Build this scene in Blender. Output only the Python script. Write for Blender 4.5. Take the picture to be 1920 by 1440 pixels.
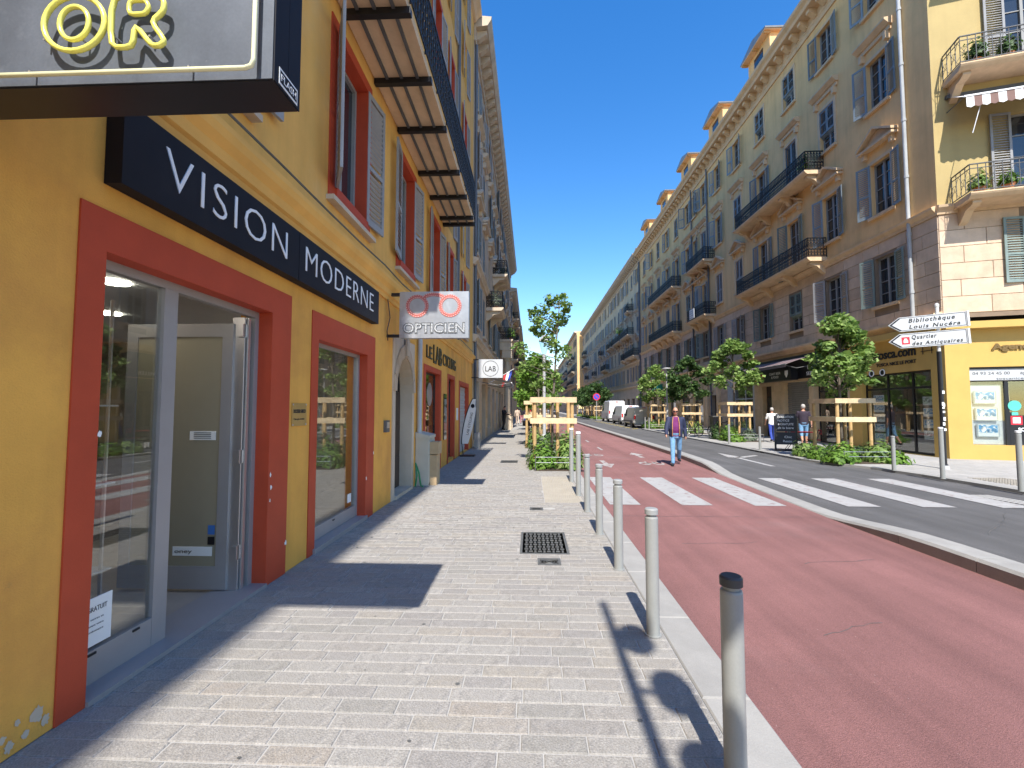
import bpy, math, random
import numpy as np
from mathutils import Matrix, Vector
R = math.radians
rnd = random.Random(7)
for o in list(bpy.data.objects): bpy.data.objects.remove(o)
scene = bpy.context.scene
# ------------------------------------------------------------------ camera
cam = bpy.data.cameras.new('camera'); cam.sensor_width = 36; cam.lens = 850/1920*36
cam.clip_start = .05; cam.clip_end = 5000
camo = bpy.data.objects.new('camera', cam); scene.collection.objects.link(camo)
camo.location = (0, 0, 1.65); camo.rotation_euler = (R(90)+math.atan(45/850), 0, R(2.36))
scene.camera = camo
# ------------------------------------------------------------------ light
SUN_EL = 51.5
w = bpy.data.worlds.new('World'); scene.world = w; w.use_nodes = True
nt = w.node_tree; bg = nt.nodes['Background']
sky = nt.nodes.new('ShaderNodeTexSky'); sky.sky_type = 'NISHITA'; sky.sun_disc = False
sky.sun_elevation = R(SUN_EL); sky.sun_rotation = R(180); sky.altitude = 0
sky.air_density = 1.25; sky.dust_density = .3; sky.ozone_density = 2.2
hsv = nt.nodes.new('ShaderNodeHueSaturation'); hsv.inputs['Saturation'].default_value = 1.4; hsv.inputs['Hue'].default_value = .508
nt.links.new(sky.outputs[0], hsv.inputs['Color']); nt.links.new(hsv.outputs[0], bg.inputs[0]); bg.inputs[1].default_value = .135
sl = bpy.data.lights.new('sun', 'SUN'); sl.energy = 4.2; sl.angle = R(.53); sl.color = (1, .955, .88)
so = bpy.data.objects.new('sun', sl); scene.collection.objects.link(so)
so.rotation_euler = Vector((.001, math.cos(R(SUN_EL)), -math.sin(R(SUN_EL)))).to_track_quat('-Z', 'Y').to_euler()
so.location = (0, -20, 40)
scene.view_settings.view_transform = 'Standard'; scene.view_settings.look = 'None'
scene.view_settings.gamma = 1; scene.view_settings.exposure = .95
scene.render.engine = 'CYCLES'
scene.render.resolution_x, scene.render.resolution_y = 1024, 768
try:
    scene.cycles.max_bounces = 8; scene.cycles.transparent_max_bounces = 12; scene.cycles.diffuse_bounces = 4
except Exception: pass

# ------------------------------------------------------------------ helpers
ALL = []
def reg(o): ALL.append(o); return o
class MB:
    def __init__(s, xf=None): s.v = []; s.f = []; s.xf = xf; s.t = []
    def add(s, vs, fs, tone=None):
        b = len(s.v)
        if s.xf is not None: vs = [tuple(s.xf @ Vector(p)) for p in vs]
        s.v += [tuple(p) for p in vs]; s.f += [tuple(i+b for i in f) for f in fs]
        s.t += [tone if tone is not None else .5]*len(fs); return s
    def box(s, x0, x1, y0, y1, z0, z1, tone=None):
        return s.add([(x, y, z) for z in (z0, z1) for y in (y0, y1) for x in (x0, x1)],
                     [(0,1,3,2),(4,6,7,5),(0,4,5,1),(2,3,7,6),(0,2,6,4),(1,5,7,3)], tone)
    def stone(s, x0, x1, y0, y1, z0, z1, c=.006, tone=None):   # chamfered on +z, no bottom
        m = z1-c
        return s.add([(x0,y0,z0),(x1,y0,z0),(x1,y1,z0),(x0,y1,z0),(x0,y0,m),(x1,y0,m),(x1,y1,m),(x0,y1,m),
                      (x0+c,y0+c,z1),(x1-c,y0+c,z1),(x1-c,y1-c,z1),(x0+c,y1-c,z1)],
                     [(0,1,5,4),(1,2,6,5),(2,3,7,6),(3,0,4,7),(4,5,9,8),(5,6,10,9),(6,7,11,10),(7,4,8,11),(8,9,10,11)], tone)
    def prism(s, poly, z0, z1, ax='z'):
        n = len(poly)
        def q(a, b, c): return (a, b, c) if ax == 'z' else ((a, c, b) if ax == 'y' else (c, a, b))
        vs = [q(a, b, z0) for a, b in poly]+[q(a, b, z1) for a, b in poly]
        return s.add(vs, [tuple(range(n-1, -1, -1)), tuple(range(n, 2*n))]+[(i, (i+1) % n, n+(i+1) % n, n+i) for i in range(n)])
    def tube(s, pts, r, n=8, cap=True, closed=False):
        pts = [Vector(p) for p in pts]; k = len(pts)
        rs = list(r) if hasattr(r, '__len__') else [r]*k
        vs = []; up = None
        for i, p in enumerate(pts):
            if closed: d = pts[(i+1) % k]-pts[i-1]
            else: d = pts[min(i+1, k-1)]-pts[max(i-1, 0)]
            d.normalize()
            if up is None: up = Vector((0,0,1)) if abs(d.z) < .9 else Vector((1,0,0))
            a = d.cross(up)
            if a.length < 1e-4: a = d.cross(Vector((0,1,0)))
            a.normalize(); b = a.cross(d); up = b
            for j in range(n):
                t = 2*math.pi*j/n; vs.append(tuple(p+(a*math.cos(t)+b*math.sin(t))*rs[i]))
        fs = []
        for i in range(k if closed else k-1):
            for j in range(n):
                a0 = i*n+j; a1 = i*n+(j+1) % n; b0 = ((i+1) % k)*n+j; b1 = ((i+1) % k)*n+(j+1) % n
                fs.append((a0, a1, b1, b0))
        if cap and not closed: fs += [tuple(range(n-1, -1, -1)), tuple(range((k-1)*n, k*n))]
        return s.add(vs, fs)
    def lathe(s, prof, c=(0,0,0), n=16, ax='z'):
        vs = []
        for r, z in prof:
            for j in range(n):
                t = 2*math.pi*j/n; x, y = r*math.cos(t), r*math.sin(t)
                p = (x, y, z) if ax == 'z' else ((x, z, y) if ax == 'y' else (z, x, y))
                vs.append((c[0]+p[0], c[1]+p[1], c[2]+p[2]))
        k = len(prof)
        fs = [(i*n+j, i*n+(j+1) % n, (i+1)*n+(j+1) % n, (i+1)*n+j) for i in range(k-1) for j in range(n)]
        fs += [tuple(range(n-1, -1, -1)), tuple(range((k-1)*n, k*n))]
        return s.add(vs, fs)
    def ring(s, c, r, tr, ax='y', n=20, m=6, a0=0, a1=2*math.pi):
        closed = abs(a1-a0-2*math.pi) < 1e-6
        k = n if closed else n+1
        pts = []
        for i in range(k):
            t = a0+(a1-a0)*i/n; x, z = r*math.cos(t), r*math.sin(t)
            p = (x, 0, z) if ax == 'y' else ((0, x, z) if ax == 'x' else (x, z, 0))
            pts.append((c[0]+p[0], c[1]+p[1], c[2]+p[2]))
        return s.tube(pts, tr, m, closed=closed)
    def loft(s, rings, n=12):   # rings: (center, rx, ry, axis_dir 'z')
        vs = []
        for c, rx, ry in rings:
            for j in range(n):
                t = 2*math.pi*j/n; vs.append((c[0]+rx*math.cos(t), c[1]+ry*math.sin(t), c[2]))
        k = len(rings)
        fs = [(i*n+j, i*n+(j+1) % n, (i+1)*n+(j+1) % n, (i+1)*n+j) for i in range(k-1) for j in range(n)]
        fs += [tuple(range(n-1, -1, -1)), tuple(range((k-1)*n, k*n))]
        return s.add(vs, fs)
    def mesh(s, name, mat=None, smooth=False, tones=False):
        me = bpy.data.meshes.new(name); me.from_pydata(s.v, [], s.f); me.update()
        if mat is not None: me.materials.append(mat)
        if smooth: me.polygons.foreach_set('use_smooth', [True]*len(me.polygons))
        if tones:
            a = me.attributes.new('tone', 'FLOAT', 'FACE'); a.data.foreach_set('value', s.t)
        return me
    def build(s, name, mat, parent=None, loc=None, smooth=False, tones=False, rz=0):
        return mk(name, s.mesh(name, mat, smooth, tones), parent, loc, rz)
def mk(name, me, parent=None, loc=None, rz=0):
    o = bpy.data.objects.new(name, me)
    if parent is not None: o.parent = parent
    if loc is not None: o.location = loc
    if rz: o.rotation_euler = (0, 0, rz)
    return reg(o)
def tag(o, label, cat, group=None):
    o['label'] = label; o['category'] = cat
    if group: o['group'] = group
    return o
def thing(name, label, cat, loc=(0,0,0), rz=0, group=None):
    o = bpy.data.objects.new(name, None); o.location = loc; o.rotation_euler = (0, 0, rz); o.empty_display_size = .2
    return tag(reg(o), label, cat, group)
def kids(o): return [c for c in ALL if c.parent == o]
def dup(root, loc, rz=0, label=None, scale=None):
    r = root.copy(); reg(r); r.location = loc; r.rotation_euler = (0, 0, rz)
    if scale: r.scale = (scale,)*3
    if label: r['label'] = label
    for ch in kids(root):
        c = ch.copy(); reg(c); c.parent = r
        for g in kids(ch):
            d = g.copy(); reg(d); d.parent = c
    return r
def struct(o): o['kind'] = 'structure'; return o
def stuff(o): o['kind'] = 'stuff'; return o
TMP = bpy.data.collections.new('tmp'); scene.collection.children.link(TMP)
def evalmesh(o):
    TMP.objects.link(o); dg = bpy.context.evaluated_depsgraph_get(); dg.update()
    me = bpy.data.meshes.new_from_object(o.evaluated_get(dg)); bpy.data.objects.remove(o); return me
TXT = {}
def text_mesh(s, size=1, ext=.004, width=None, shear=0, align='LEFT', bold=0, sp=1):
    k = (s, size, ext, width, shear, align, bold, sp)
    if k in TXT: return TXT[k]
    cu = bpy.data.curves.new('lettering', 'FONT'); cu.body = s; cu.size = size*1.37; cu.extrude = ext; cu.shear = shear
    cu.align_x = align; cu.offset = bold; cu.space_character = sp; cu.resolution_u = 3
    me = evalmesh(bpy.data.objects.new('lettering', cu))
    co = np.empty(len(me.vertices)*3); me.vertices.foreach_get('co', co); co = co.reshape(-1, 3)
    if width:
        x0, x1 = co[:,0].min(), co[:,0].max(); co[:,0] = (co[:,0]-x0)*width/(x1-x0)+(0 if align == 'LEFT' else -width/2)
    co = co[:, [0, 2, 1]]; co[:,1] *= -1        # text in the XZ plane, facing -Y
    me.vertices.foreach_set('co', co.ravel()); me.update(); me.materials.clear()
    TXT[k] = me; return me
def text(s, mat, parent, loc, rz=0, name='lettering', **kw):
    me = text_mesh(s, **kw).copy(); me.materials.append(mat)
    return mk(name, me, parent, loc, rz)

# ------------------------------------------------------------------ materials
def mat(name, col, rough=.8, var=.12, scale=2.5, bump=0, bscale=60, metal=0, spec=.4, col2=None, c2=(.55, .7), c2s=1.2,
        streak=0, track=0, tone=None, objrand=0, detail=6, fine=0, wear=None):
    m = bpy.data.materials.new(name); m.use_nodes = True; t = m.node_tree; N = t.nodes; L = t.links
    b = N['Principled BSDF']; b.inputs['Roughness'].default_value = rough; b.inputs['Metallic'].default_value = metal
    b.inputs['Specular IOR Level'].default_value = spec
    tc = N.new('ShaderNodeTexCoord')
    def noise(sc, det=detail, mp=None):
        n = N.new('ShaderNodeTexNoise'); n.inputs['Scale'].default_value = sc; n.inputs['Detail'].default_value = det
        n.inputs['Roughness'].default_value = .62
        if mp:
            q = N.new('ShaderNodeMapping'); q.inputs['Scale'].default_value = mp; L.new(tc.outputs['Object'], q.inputs['Vector']); L.new(q.outputs[0], n.inputs['Vector'])
        else: L.new(tc.outputs['Object'], n.inputs['Vector'])
        return n.outputs['Fac']
    def rng(fac, a, bb, lo, hi):
        q = N.new('ShaderNodeMapRange'); q.inputs[1].default_value = a; q.inputs[2].default_value = bb
        q.inputs[3].default_value = lo; q.inputs[4].default_value = hi; L.new(fac, q.inputs[0]); return q.outputs[0]
    def mix(fac, a, bb, mode='MIX'):
        q = N.new('ShaderNodeMix'); q.data_type = 'RGBA'; q.blend_type = mode
        if hasattr(fac, 'links'): L.new(fac, q.inputs[0])
        else: q.inputs[0].default_value = fac
        for i, x in ((6, a), (7, bb)):
            if hasattr(x, 'links'): L.new(x, q.inputs[i])
            else: q.inputs[i].default_value = (*x, 1)
        return q.outputs[2]
    def mul(c, f):
        q = N.new('ShaderNodeVectorMath'); q.operation = 'SCALE'
        if hasattr(c, 'links'): L.new(c, q.inputs[0])
        else: q.inputs[0].default_value = c
        L.new(f, q.inputs[3]); return q.outputs[0]
    c = col
    if tone:       # tone: list of colours over the per-piece attribute
        at = N.new('ShaderNodeAttribute'); at.attribute_name = 'tone'
        cr = N.new('ShaderNodeValToRGB'); L.new(at.outputs['Fac'], cr.inputs[0]); e = cr.color_ramp.elements
        for i, x in enumerate(tone):
            k = e[i] if i < 2 else e.new(i/(len(tone)-1))
            k.position = i/(len(tone)-1); k.color = (*x, 1)
        c = cr.outputs[0]
    if col2: c = mix(rng(noise(c2s), c2[0], c2[1], 0, 1), c, col2)
    if var: c = mul(c, rng(noise(scale), .3, .7, 1-var, 1+var))
    if fine: c = mul(c, rng(noise(bscale*1.5, 2), .3, .7, 1-fine, 1+fine))
    if streak: c = mul(c, rng(noise(1, 5, (2.3, 2.3, .2)), .45, .8, 1, 1-streak))
    if track: c = mul(c, rng(noise(1, 4, (2.2, .07, 1)), .35, .68, 1-track, 1+track*.8)); c = mul(c, rng(noise(.9, 3), .3, .7, 1-track*.6, 1+track*.6))
    if objrand:
        oi = N.new('ShaderNodeObjectInfo'); c = mul(c, rng(oi.outputs['Random'], 0, 1, 1-objrand, 1+objrand))
    if wear: c = mix(rng(noise(wear[1]), wear[2], wear[2]+.04, 0, 1), c, wear[0])
    if hasattr(c, 'links'): L.new(c, b.inputs['Base Color'])
    else: b.inputs['Base Color'].default_value = (*c, 1)
    if bump:
        bp = N.new('ShaderNodeBump'); bp.inputs['Strength'].default_value = bump; bp.inputs['Distance'].default_value = .02
        L.new(noise(bscale, 4), bp.inputs['Height']); L.new(bp.outputs[0], b.inputs['Normal'])
    return m
def emit(name, col, s):
    m = bpy.data.materials.new(name); m.use_nodes = True; b = m.node_tree.nodes['Principled BSDF']
    b.inputs['Base Color'].default_value = (*col, 1); b.inputs['Emission Color'].default_value = (*col, 1); b.inputs['Emission Strength'].default_value = s
    return m
def glassmat(name, tint=(.93, .96, .95), ior=2.2):
    m = bpy.data.materials.new(name); m.use_nodes = True; t = m.node_tree; N = t.nodes; L = t.links
    for n in list(N): N.remove(n)
    out = N.new('ShaderNodeOutputMaterial'); mx = N.new('ShaderNodeMixShader'); tr = N.new('ShaderNodeBsdfTransparent'); gl = N.new('ShaderNodeBsdfGlossy')
    fr = N.new('ShaderNodeFresnel'); fr.inputs[0].default_value = ior; gl.inputs['Roughness'].default_value = .008
    geo = N.new('ShaderNodeNewGeometry')
    # same fresnel from both faces of the thin pane
    sw = N.new('ShaderNodeMix'); sw.data_type = 'FLOAT'; L.new(geo.outputs['Backfacing'], sw.inputs[0]); sw.inputs[2].default_value = ior; sw.inputs[3].default_value = 1/ior
    L.new(sw.outputs[0], fr.inputs[0])
    tr.inputs[0].default_value = (*tint, 1); L.new(fr.outputs[0], mx.inputs[0]); L.new(tr.outputs[0], mx.inputs[1]); L.new(gl.outputs[0], mx.inputs[2]); L.new(mx.outputs[0], out.inputs[0])
    return m
def leafmat(name, tones):
    m = mat(name, (.1, .2, .05), rough=.55, var=.1, scale=3, tone=tones, spec=.35)
    t = m.node_tree; N = t.nodes; L = t.links; b = N['Principled BSDF']; out = N['Material Output']
    tl = N.new('ShaderNodeBsdfTranslucent'); mx = N.new('ShaderNodeMixShader'); mx.inputs[0].default_value = .42
    L.new(b.inputs['Base Color'].links[0].from_socket, tl.inputs[0]); L.new(b.outputs[0], mx.inputs[1]); L.new(tl.outputs[0], mx.inputs[2]); L.new(mx.outputs[0], out.inputs[0])
    return m
M = {}
M['ochre'] = mat('ochre_render', (.80, .40, .075), .85, .1, 1.3, .3, 90, streak=.2, col2=(.70, .33, .07), c2=(.47, .62), wear=((.5, .26, .07), 3.2, .72), c2s=.8, fine=.03)
M['ochre_up'] = mat('upper_render', (.78, .43, .11), .88, .1, 1.1, .2, 70, streak=.22, col2=(.72, .45, .17), c2s=.5)
M['ochre_trim'] = mat('moulding_paint', (.78, .42, .10), .7, .1, 2, .05, 60)
M['red'] = mat('red_paint', (.46, .06, .022), .62, .1, 2.5, .08, 120, wear=((.6, .55, .5), 9, .76), fine=.04)
M['wall_r'] = mat('warm_render', (.80, .52, .24), .9, .12, .7, .2, 50, streak=.24, col2=(.73, .46, .21), c2s=.35, fine=.04)
M['wall_r2'] = mat('pale_render', (.68, .52, .33), .9, .12, .5, .2, 40, streak=.3, col2=(.55, .44, .26), c2s=.12)
M['yellow_shop'] = mat('yellow_shop_paint', (.56, .36, .10), .7, .07, 1.2, .08, 80, streak=.08)
M['ashlar'] = mat('ashlar_stone', (.52, .40, .29), .9, .13, 2.5, .3, 40, tone=[(.60,.45,.32),(.66,.50,.36),(.54,.40,.28)], streak=.15, fine=.05)
M['ashlar_base'] = mat('ashlar_joint', (.24, .18, .13), .95, .15, 2, .2, 40)
M['trim'] = mat('stone_trim', (.66, .48, .30), .85, .12, 1.5, .15, 50, streak=.2)
M['greystone'] = mat('grey_stone_wall', (.52, .40, .285), .92, .16, .9, .3, 35, streak=.3, col2=(.33, .30, .26), c2s=.4)
M['greytrim'] = mat('grey_stone_trim', (.56, .455, .34), .88, .14, 1.2, .2, 45, streak=.25)
M['tan_block'] = mat('tan_stone_block', (.60, .43, .25), .9, .12, 2, .25, 40, tone=[(.58,.42,.25),(.64,.47,.29),(.52,.38,.22)], streak=.12)
M['shut_grey'] = mat('grey_shutter_paint', (.30, .30, .305), .6, .12, 3, .05, 60, streak=.15, objrand=.08)
M['shut_blue'] = mat('blue_grey_shutter_paint', (.20, .245, .275), .65, .14, 3, .05, 60, streak=.18, objrand=.22)
M['shut_green'] = mat('faded_green_shutter_paint', (.17, .22, .205), .65, .14, 3, .05, 60, streak=.18, objrand=.2)
M['shut_dark'] = mat('dark_shutter_paint', (.13, .15, .16), .65, .2, 3, objrand=.3)
M['pane'] = mat('window_glass', (.02, .026, .035), .06, .3, .8, spec=.9)
M['wframe'] = mat('window_frame_paint', (.28, .28, .27), .5, .1, 3)
M['iron'] = mat('black_iron', (.012, .012, .013), .45, .2, 5)
M['iron_grey'] = mat('grey_iron', (.10, .10, .10), .5, .2, 5)
M['black'] = mat('black_paint', (.012, .012, .016), .35, .2, 3, spec=.5)
M['navy'] = mat('black_sign_board', (.011, .011, .016), .6, .15, 2.2, col2=(.016, .016, .02), c2s=2, spec=.22)
M['whitetext'] = mat('white_lettering', (.82, .82, .82), .5, .03)
M['blacktext'] = mat('black_lettering', (.02, .02, .02), .5, .03)
M['darkgold'] = mat('dark_lettering', (.07, .055, .02), .5, .1)
M['alu'] = mat('brushed_aluminium', (.62, .60, .60), .38, .05, 4, metal=.85)
M['alu_paint'] = mat('grey_painted_aluminium', (.36, .34, .335), .42, .05, 3, metal=.3)
M['silver'] = mat('brushed_steel_plate', (.55, .57, .60), .36, .14, 5, metal=.75, col2=(.72, .74, .78), c2s=2.5, streak=.12)
M['neon'] = mat('yellow_glass_tube', (.85, .78, .16), .22, .06, 8, spec=.6)
M['neonw'] = mat('pale_glass_tube', (.80, .78, .50), .22, .06, 8, spec=.6)
M['glass'] = glassmat('shop_glass')
M['film'] = mat('frosted_beige_film', (.30, .265, .185), .5, .05, 1.5)
M['white'] = mat('white_paint', (.78, .78, .77), .5, .04, 2)
M['paper'] = mat('white_paper', (.80, .80, .78), .7, .02)
M['blue'] = mat('blue_sticker', (.05, .16, .45), .4, .05)
M['brass'] = mat('brass_plate', (.55, .38, .14), .35, .1, 4, metal=.6)
M['tile'] = mat('beige_floor_tile', (.36, .32, .27), .35, .1, 3, fine=.05)
M['interior'] = mat('shop_interior_wall', (.42, .38, .33), .8, .08)
M['shelfwood'] = mat('dark_shelf_wood', (.12, .085, .06), .5, .2, 4)
M['lampdisc'] = emit('ceiling_lamp_glow', (1, .93, .8), 14)
M['bollard'] = mat('grey_bollard_paint', (.27, .274, .262), .45, .05, 6, spec=.45, wear=((.6,.6,.58), 25, .78), fine=.03)
M['cap'] = mat('dark_cap_rubber', (.05, .05, .052), .5, .1, 5)
M['capg'] = mat('grey_cap_rubber', (.28, .285, .28), .5, .1, 5)
STONES = [(0.266, 0.251, 0.227), (0.294, 0.275, 0.249), (0.312, 0.294, 0.268), (0.285, 0.264, 0.239), (0.308, 0.281, 0.243), (0.26, 0.243, 0.226), (0.322, 0.303, 0.277), (0.298, 0.266, 0.23)]
M['paving'] = mat('paving_stone', (.36, .35, .33), .82, .2, 14, .5, 75, tone=STONES, fine=.2, col2=(.2, .19, .18), c2=(.48, .75), c2s=16)
M['mortar'] = mat('pale_mortar', (.37, .357, .335), .95, .12, 6, .2, 80)
M['sidewalk_r'] = mat('pale_concrete_paving', (.33, .318, .30), .9, .1, .6, .25, 50, fine=.08, col2=(.36, .345, .32), c2s=.4)
M['granite'] = mat('pale_granite_kerb', (.30, .29, .272), .85, .1, 4, .2, 90, objrand=.06, fine=.07)
M['kerb_face'] = M['granite']
M['lane'] = mat('red_asphalt', (.235, .110, .102), .88, .1, .55, .6, 160, fine=.4, track=.16, col2=(.215, .118, .112), c2s=.35, wear=((.42, .30, .28), 48, .68))
M['road'] = mat('grey_asphalt', (.105, .102, .102), .88, .12, .5, .6, 150, fine=.25, track=.18, wear=((.30, .29, .28), 42, .69), col2=(.125, .122, .12), c2s=.3)
M['ground'] = mat('dusty_ground', (.16, .15, .14), .95, .15, .2)
M['marking'] = mat('white_road_paint', (.35, .342, .333), .75, .1, 3, .3, 120, fine=.09, wear=((.27, .225, .215), 8, .58))
M['worn'] = mat('worn_road_paint', (.34, .315, .30), .8, .15, 3, .3, 120, fine=.12, wear=((.24, .118, .11), 7, .56))
M['ymarking'] = mat('yellow_road_paint', (.55, .42, .10), .8, .15, 4, wear=((.1, .1, .1), 9, .6))
M['tactile'] = mat('beige_tactile_slab', (.36, .325, .27), .85, .08, 3, fine=.06)
M['castiron'] = mat('cast_iron_cover', (.13, .13, .125), .6, .2, 8, .2, 60, metal=.3, wear=((.3, .12, .04), 3, .66))
M['wood'] = mat('pale_pine', (.52, .34, .15), .75, .18, 6, .2, 40, objrand=.15)
M['woodrail'] = mat('pale_pine_rail', (.60, .45, .27), .75, .16, 6, .2, 40, objrand=.15)
M['bark'] = mat('grey_bark', (.14, .115, .09), .9, .25, 12, .5, 30)
M['leaf'] = leafmat('green_leaves', [(.075,.15,.035), (.16,.26,.06), (.25,.37,.09), (.38,.48,.18)])
M['leaf_light'] = leafmat('light_green_leaves', [(.07,.15,.02), (.12,.23,.03), (.18,.32,.05), (.22,.35,.06)])
M['leaf_dark'] = leafmat('dark_green_leaves', [(.03,.075,.022), (.055,.115,.032), (.085,.155,.04), (.14,.22,.07)])
M['leaf_grey'] = leafmat('grey_green_leaves', [(.09,.13,.08), (.14,.19,.12), (.2,.25,.17), (.28,.32,.25)])
M['soil'] = mat('dark_soil', (.07, .05, .035), .95, .2, 6, .4, 40)
M['zinc'] = mat('grey_zinc', (.26, .28, .30), .5, .12, 3, metal=.4)
M['pipe'] = mat('grey_drainpipe', (.42, .44, .45), .5, .1, 3, streak=.2)
M['pipe_dark'] = mat('dark_drainpipe', (.12, .13, .15), .5, .1, 3, streak=.2)
M['terracotta'] = mat('terracotta_tile', (.42, .17, .08), .85, .2, 4)
M['door'] = mat('dark_wood_door', (.045, .03, .022), .5, .2, 5)
M['awning_grey'] = mat('grey_awning_cloth', (.36, .35, .34), .85, .08, 2)
M['awning_mauve'] = mat('mauve_awning_cloth', (.22, .16, .16), .85, .1, 2)
M['roller'] = mat('grey_roller_shutter', (.23, .22, .21), .5, .1, 3, metal=.3)
M['shopgrey'] = mat('pale_grey_shop_paint', (.45, .45, .45), .6, .06)
M['skin'] = mat('skin', (.52, .27, .18), .55, .08, 12)
M['jeans'] = mat('blue_denim', (.15, .30, .48), .85, .2, 14)
M['navycloth'] = mat('navy_jacket_cloth', (.022, .028, .065), .75, .15, 10)
M['purple'] = mat('purple_jumper_cloth', (.15, .022, .12), .85, .1, 10)
M['blackcloth'] = mat('black_cloth', (.015, .014, .018), .8, .15, 8)
M['aubergine'] = mat('dark_aubergine_cloth', (.035, .025, .04), .85, .15, 8)
M['whitecloth'] = mat('white_cloth', (.75, .74, .72), .85, .05, 8)
M['pinkcloth'] = mat('pink_cloth', (.45, .16, .18), .85, .08, 8)
M['redcloth'] = mat('red_cloth', (.42, .03, .03), .8, .08, 8)
M['bluecloth'] = mat('blue_cloth', (.03, .06, .32), .8, .08, 8)
M['beigecloth'] = mat('beige_cloth', (.55, .42, .33), .85, .08, 8)
M['orangetrim'] = mat('tan_jacket_lining', (.45, .22, .10), .8, .08, 8)
M['hairgrey'] = mat('grey_hair', (.42, .40, .37), .8, .2, 30)
M['hairdark'] = mat('dark_hair', (.02, .016, .013), .7, .2, 30)
M['rubber'] = mat('black_rubber', (.016, .016, .017), .7, .1)
M['carwhite'] = mat('white_car_paint', (.74, .74, .75), .22, .02, 2, spec=.6)
M['carsilver'] = mat('silver_car_paint', (.62, .59, .54), .3, .02, 2, metal=.25)
M['redlamp'] = mat('red_lamp_plastic', (.5, .02, .02), .2, .05)
M['signwhite'] = mat('white_sign_face', (.50, .51, .52), .35, .03)
M['signback'] = mat('white_sign_edge', (.62, .62, .6), .5, .03)
M['chalk'] = mat('chalkboard', (.045, .045, .05), .8, .15, 4)
M['green'] = mat('green_sign', (.015, .20, .12), .4, .05)
M['signred'] = mat('red_sign_paint', (.60, .03, .05), .4, .05)
M['signblue'] = mat('blue_sign_paint', (.06, .08, .55), .4, .05)
M['lampgrey'] = mat('grey_lamp_paint', (.40, .40, .40), .45, .06)
M['cabinet'] = mat('beige_cabinet_plastic', (.50, .47, .39), .6, .08, 2, wear=((.3, .26, .2), 4, .7))
M['cardboard'] = mat('cardboard', (.46, .33, .19), .85, .1, 4)
M['hose'] = mat('green_hose', (.02, .22, .09), .4, .1)
M['photo1'] = mat('blue_coast_picture', (.10, .32, .55), .3, .5, 8, col2=(.75, .75, .72), c2s=14, c2=(.5, .55))
M['photo2'] = mat('interior_picture', (.40, .38, .34), .3, .5, 9, col2=(.8, .8, .78), c2s=11, c2=(.5, .55))
M['seafoam'] = mat('turquoise_sticker', (.10, .50, .40), .4, .05)
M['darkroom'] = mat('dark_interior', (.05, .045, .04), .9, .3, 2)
M['pale_int'] = mat('pale_interior', (.34, .31, .28), .9, .15, 1)  # pale wall and ceiling colour of the shop rooms
M['stripe'] = mat('brown_stripe_cloth', (.20, .12, .10), .85, .1, 5)

# ------------------------------------------------------------------ facade tools
class Fac:
    """a wall plane: u along the wall (given as street coordinate c), n outward, z up; in its root's local space"""
    def __init__(s, root, rz=0, sgn=1, ref=0, off=(0,0)):
        s.root = root; s.rz = rz; s.sgn = sgn; s.ref = ref
        s.xf = Matrix.Translation((off[0], off[1], 0)) @ Matrix.Rotation(rz, 4, 'Z')
    def u(s, c): return s.sgn*(c-s.ref)
    def mb(s): return MB(s.xf)
    def bx(s, m, c0, c1, z0, z1, n0, n1, tone=None):
        a, b = s.u(c0), s.u(c1); return m.box(min(a, b), max(a, b), n0, n1, z0, z1, tone)
    def part(s, name, mt, boxes, parent=None):
        m = s.mb()
        for q in boxes: s.bx(m, *q)
        return m.build(name, mt, parent or s.root)
    def place(s, name, me, c, z, n=0, rz=0, parent=None):
        return mk(name, me, parent or s.root, tuple(s.xf @ Vector((s.u(c), n, z))), s.rz+rz)
    def wall(s, name, mt, c0, c1, z0, z1, holes, depth=.28, thick=None, parent=None):
        """plane with real openings (holes: c0,c1,z0,z1) and their reveals"""
        m = s.mb(); hs = [(min(s.u(a), s.u(b)), max(s.u(a), s.u(b)), p, q) for a, b, p, q in holes]
        a0, a1 = sorted((s.u(c0), s.u(c1)))
        us = sorted({a0, a1} | {min(max(x, a0), a1) for h in hs for x in h[:2]}); zs = sorted({z0, z1} | {min(max(x, z0), z1) for h in hs for x in h[2:]})
        for i in range(len(us)-1):
            for j in range(len(zs)-1):
                cu, cz = (us[i]+us[i+1])/2, (zs[j]+zs[j+1])/2
                if any(h[0] < cu < h[1] and h[2] < cz < h[3] for h in hs): continue
                m.add([(us[i],0,zs[j]),(us[i+1],0,zs[j]),(us[i+1],0,zs[j+1]),(us[i],0,zs[j+1])], [(0,1,2,3)])
        for a, b, p, q in hs:
            d = -depth
            m.add([(a,0,p),(b,0,p),(b,0,q),(a,0,q),(a,d,p),(b,d,p),(b,d,q),(a,d,q)], [(0,4,5,1),(1,5,6,2),(2,6,7,3),(3,7,4,0)])
        if thick:
            m.add([(a0,0,z0),(a1,0,z0),(a1,0,z1),(a0,0,z1),(a0,-thick,z0),(a1,-thick,z0),(a1,-thick,z1),(a0,-thick,z1)], [(4,5,6,7),(0,4,7,3),(1,5,6,2),(3,2,6,7)])
        return m.build(name, mt, parent or s.root)
CACHE = {}
def cached(k, f):
    if k not in CACHE: CACHE[k] = f()
    return CACHE[k]
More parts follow.
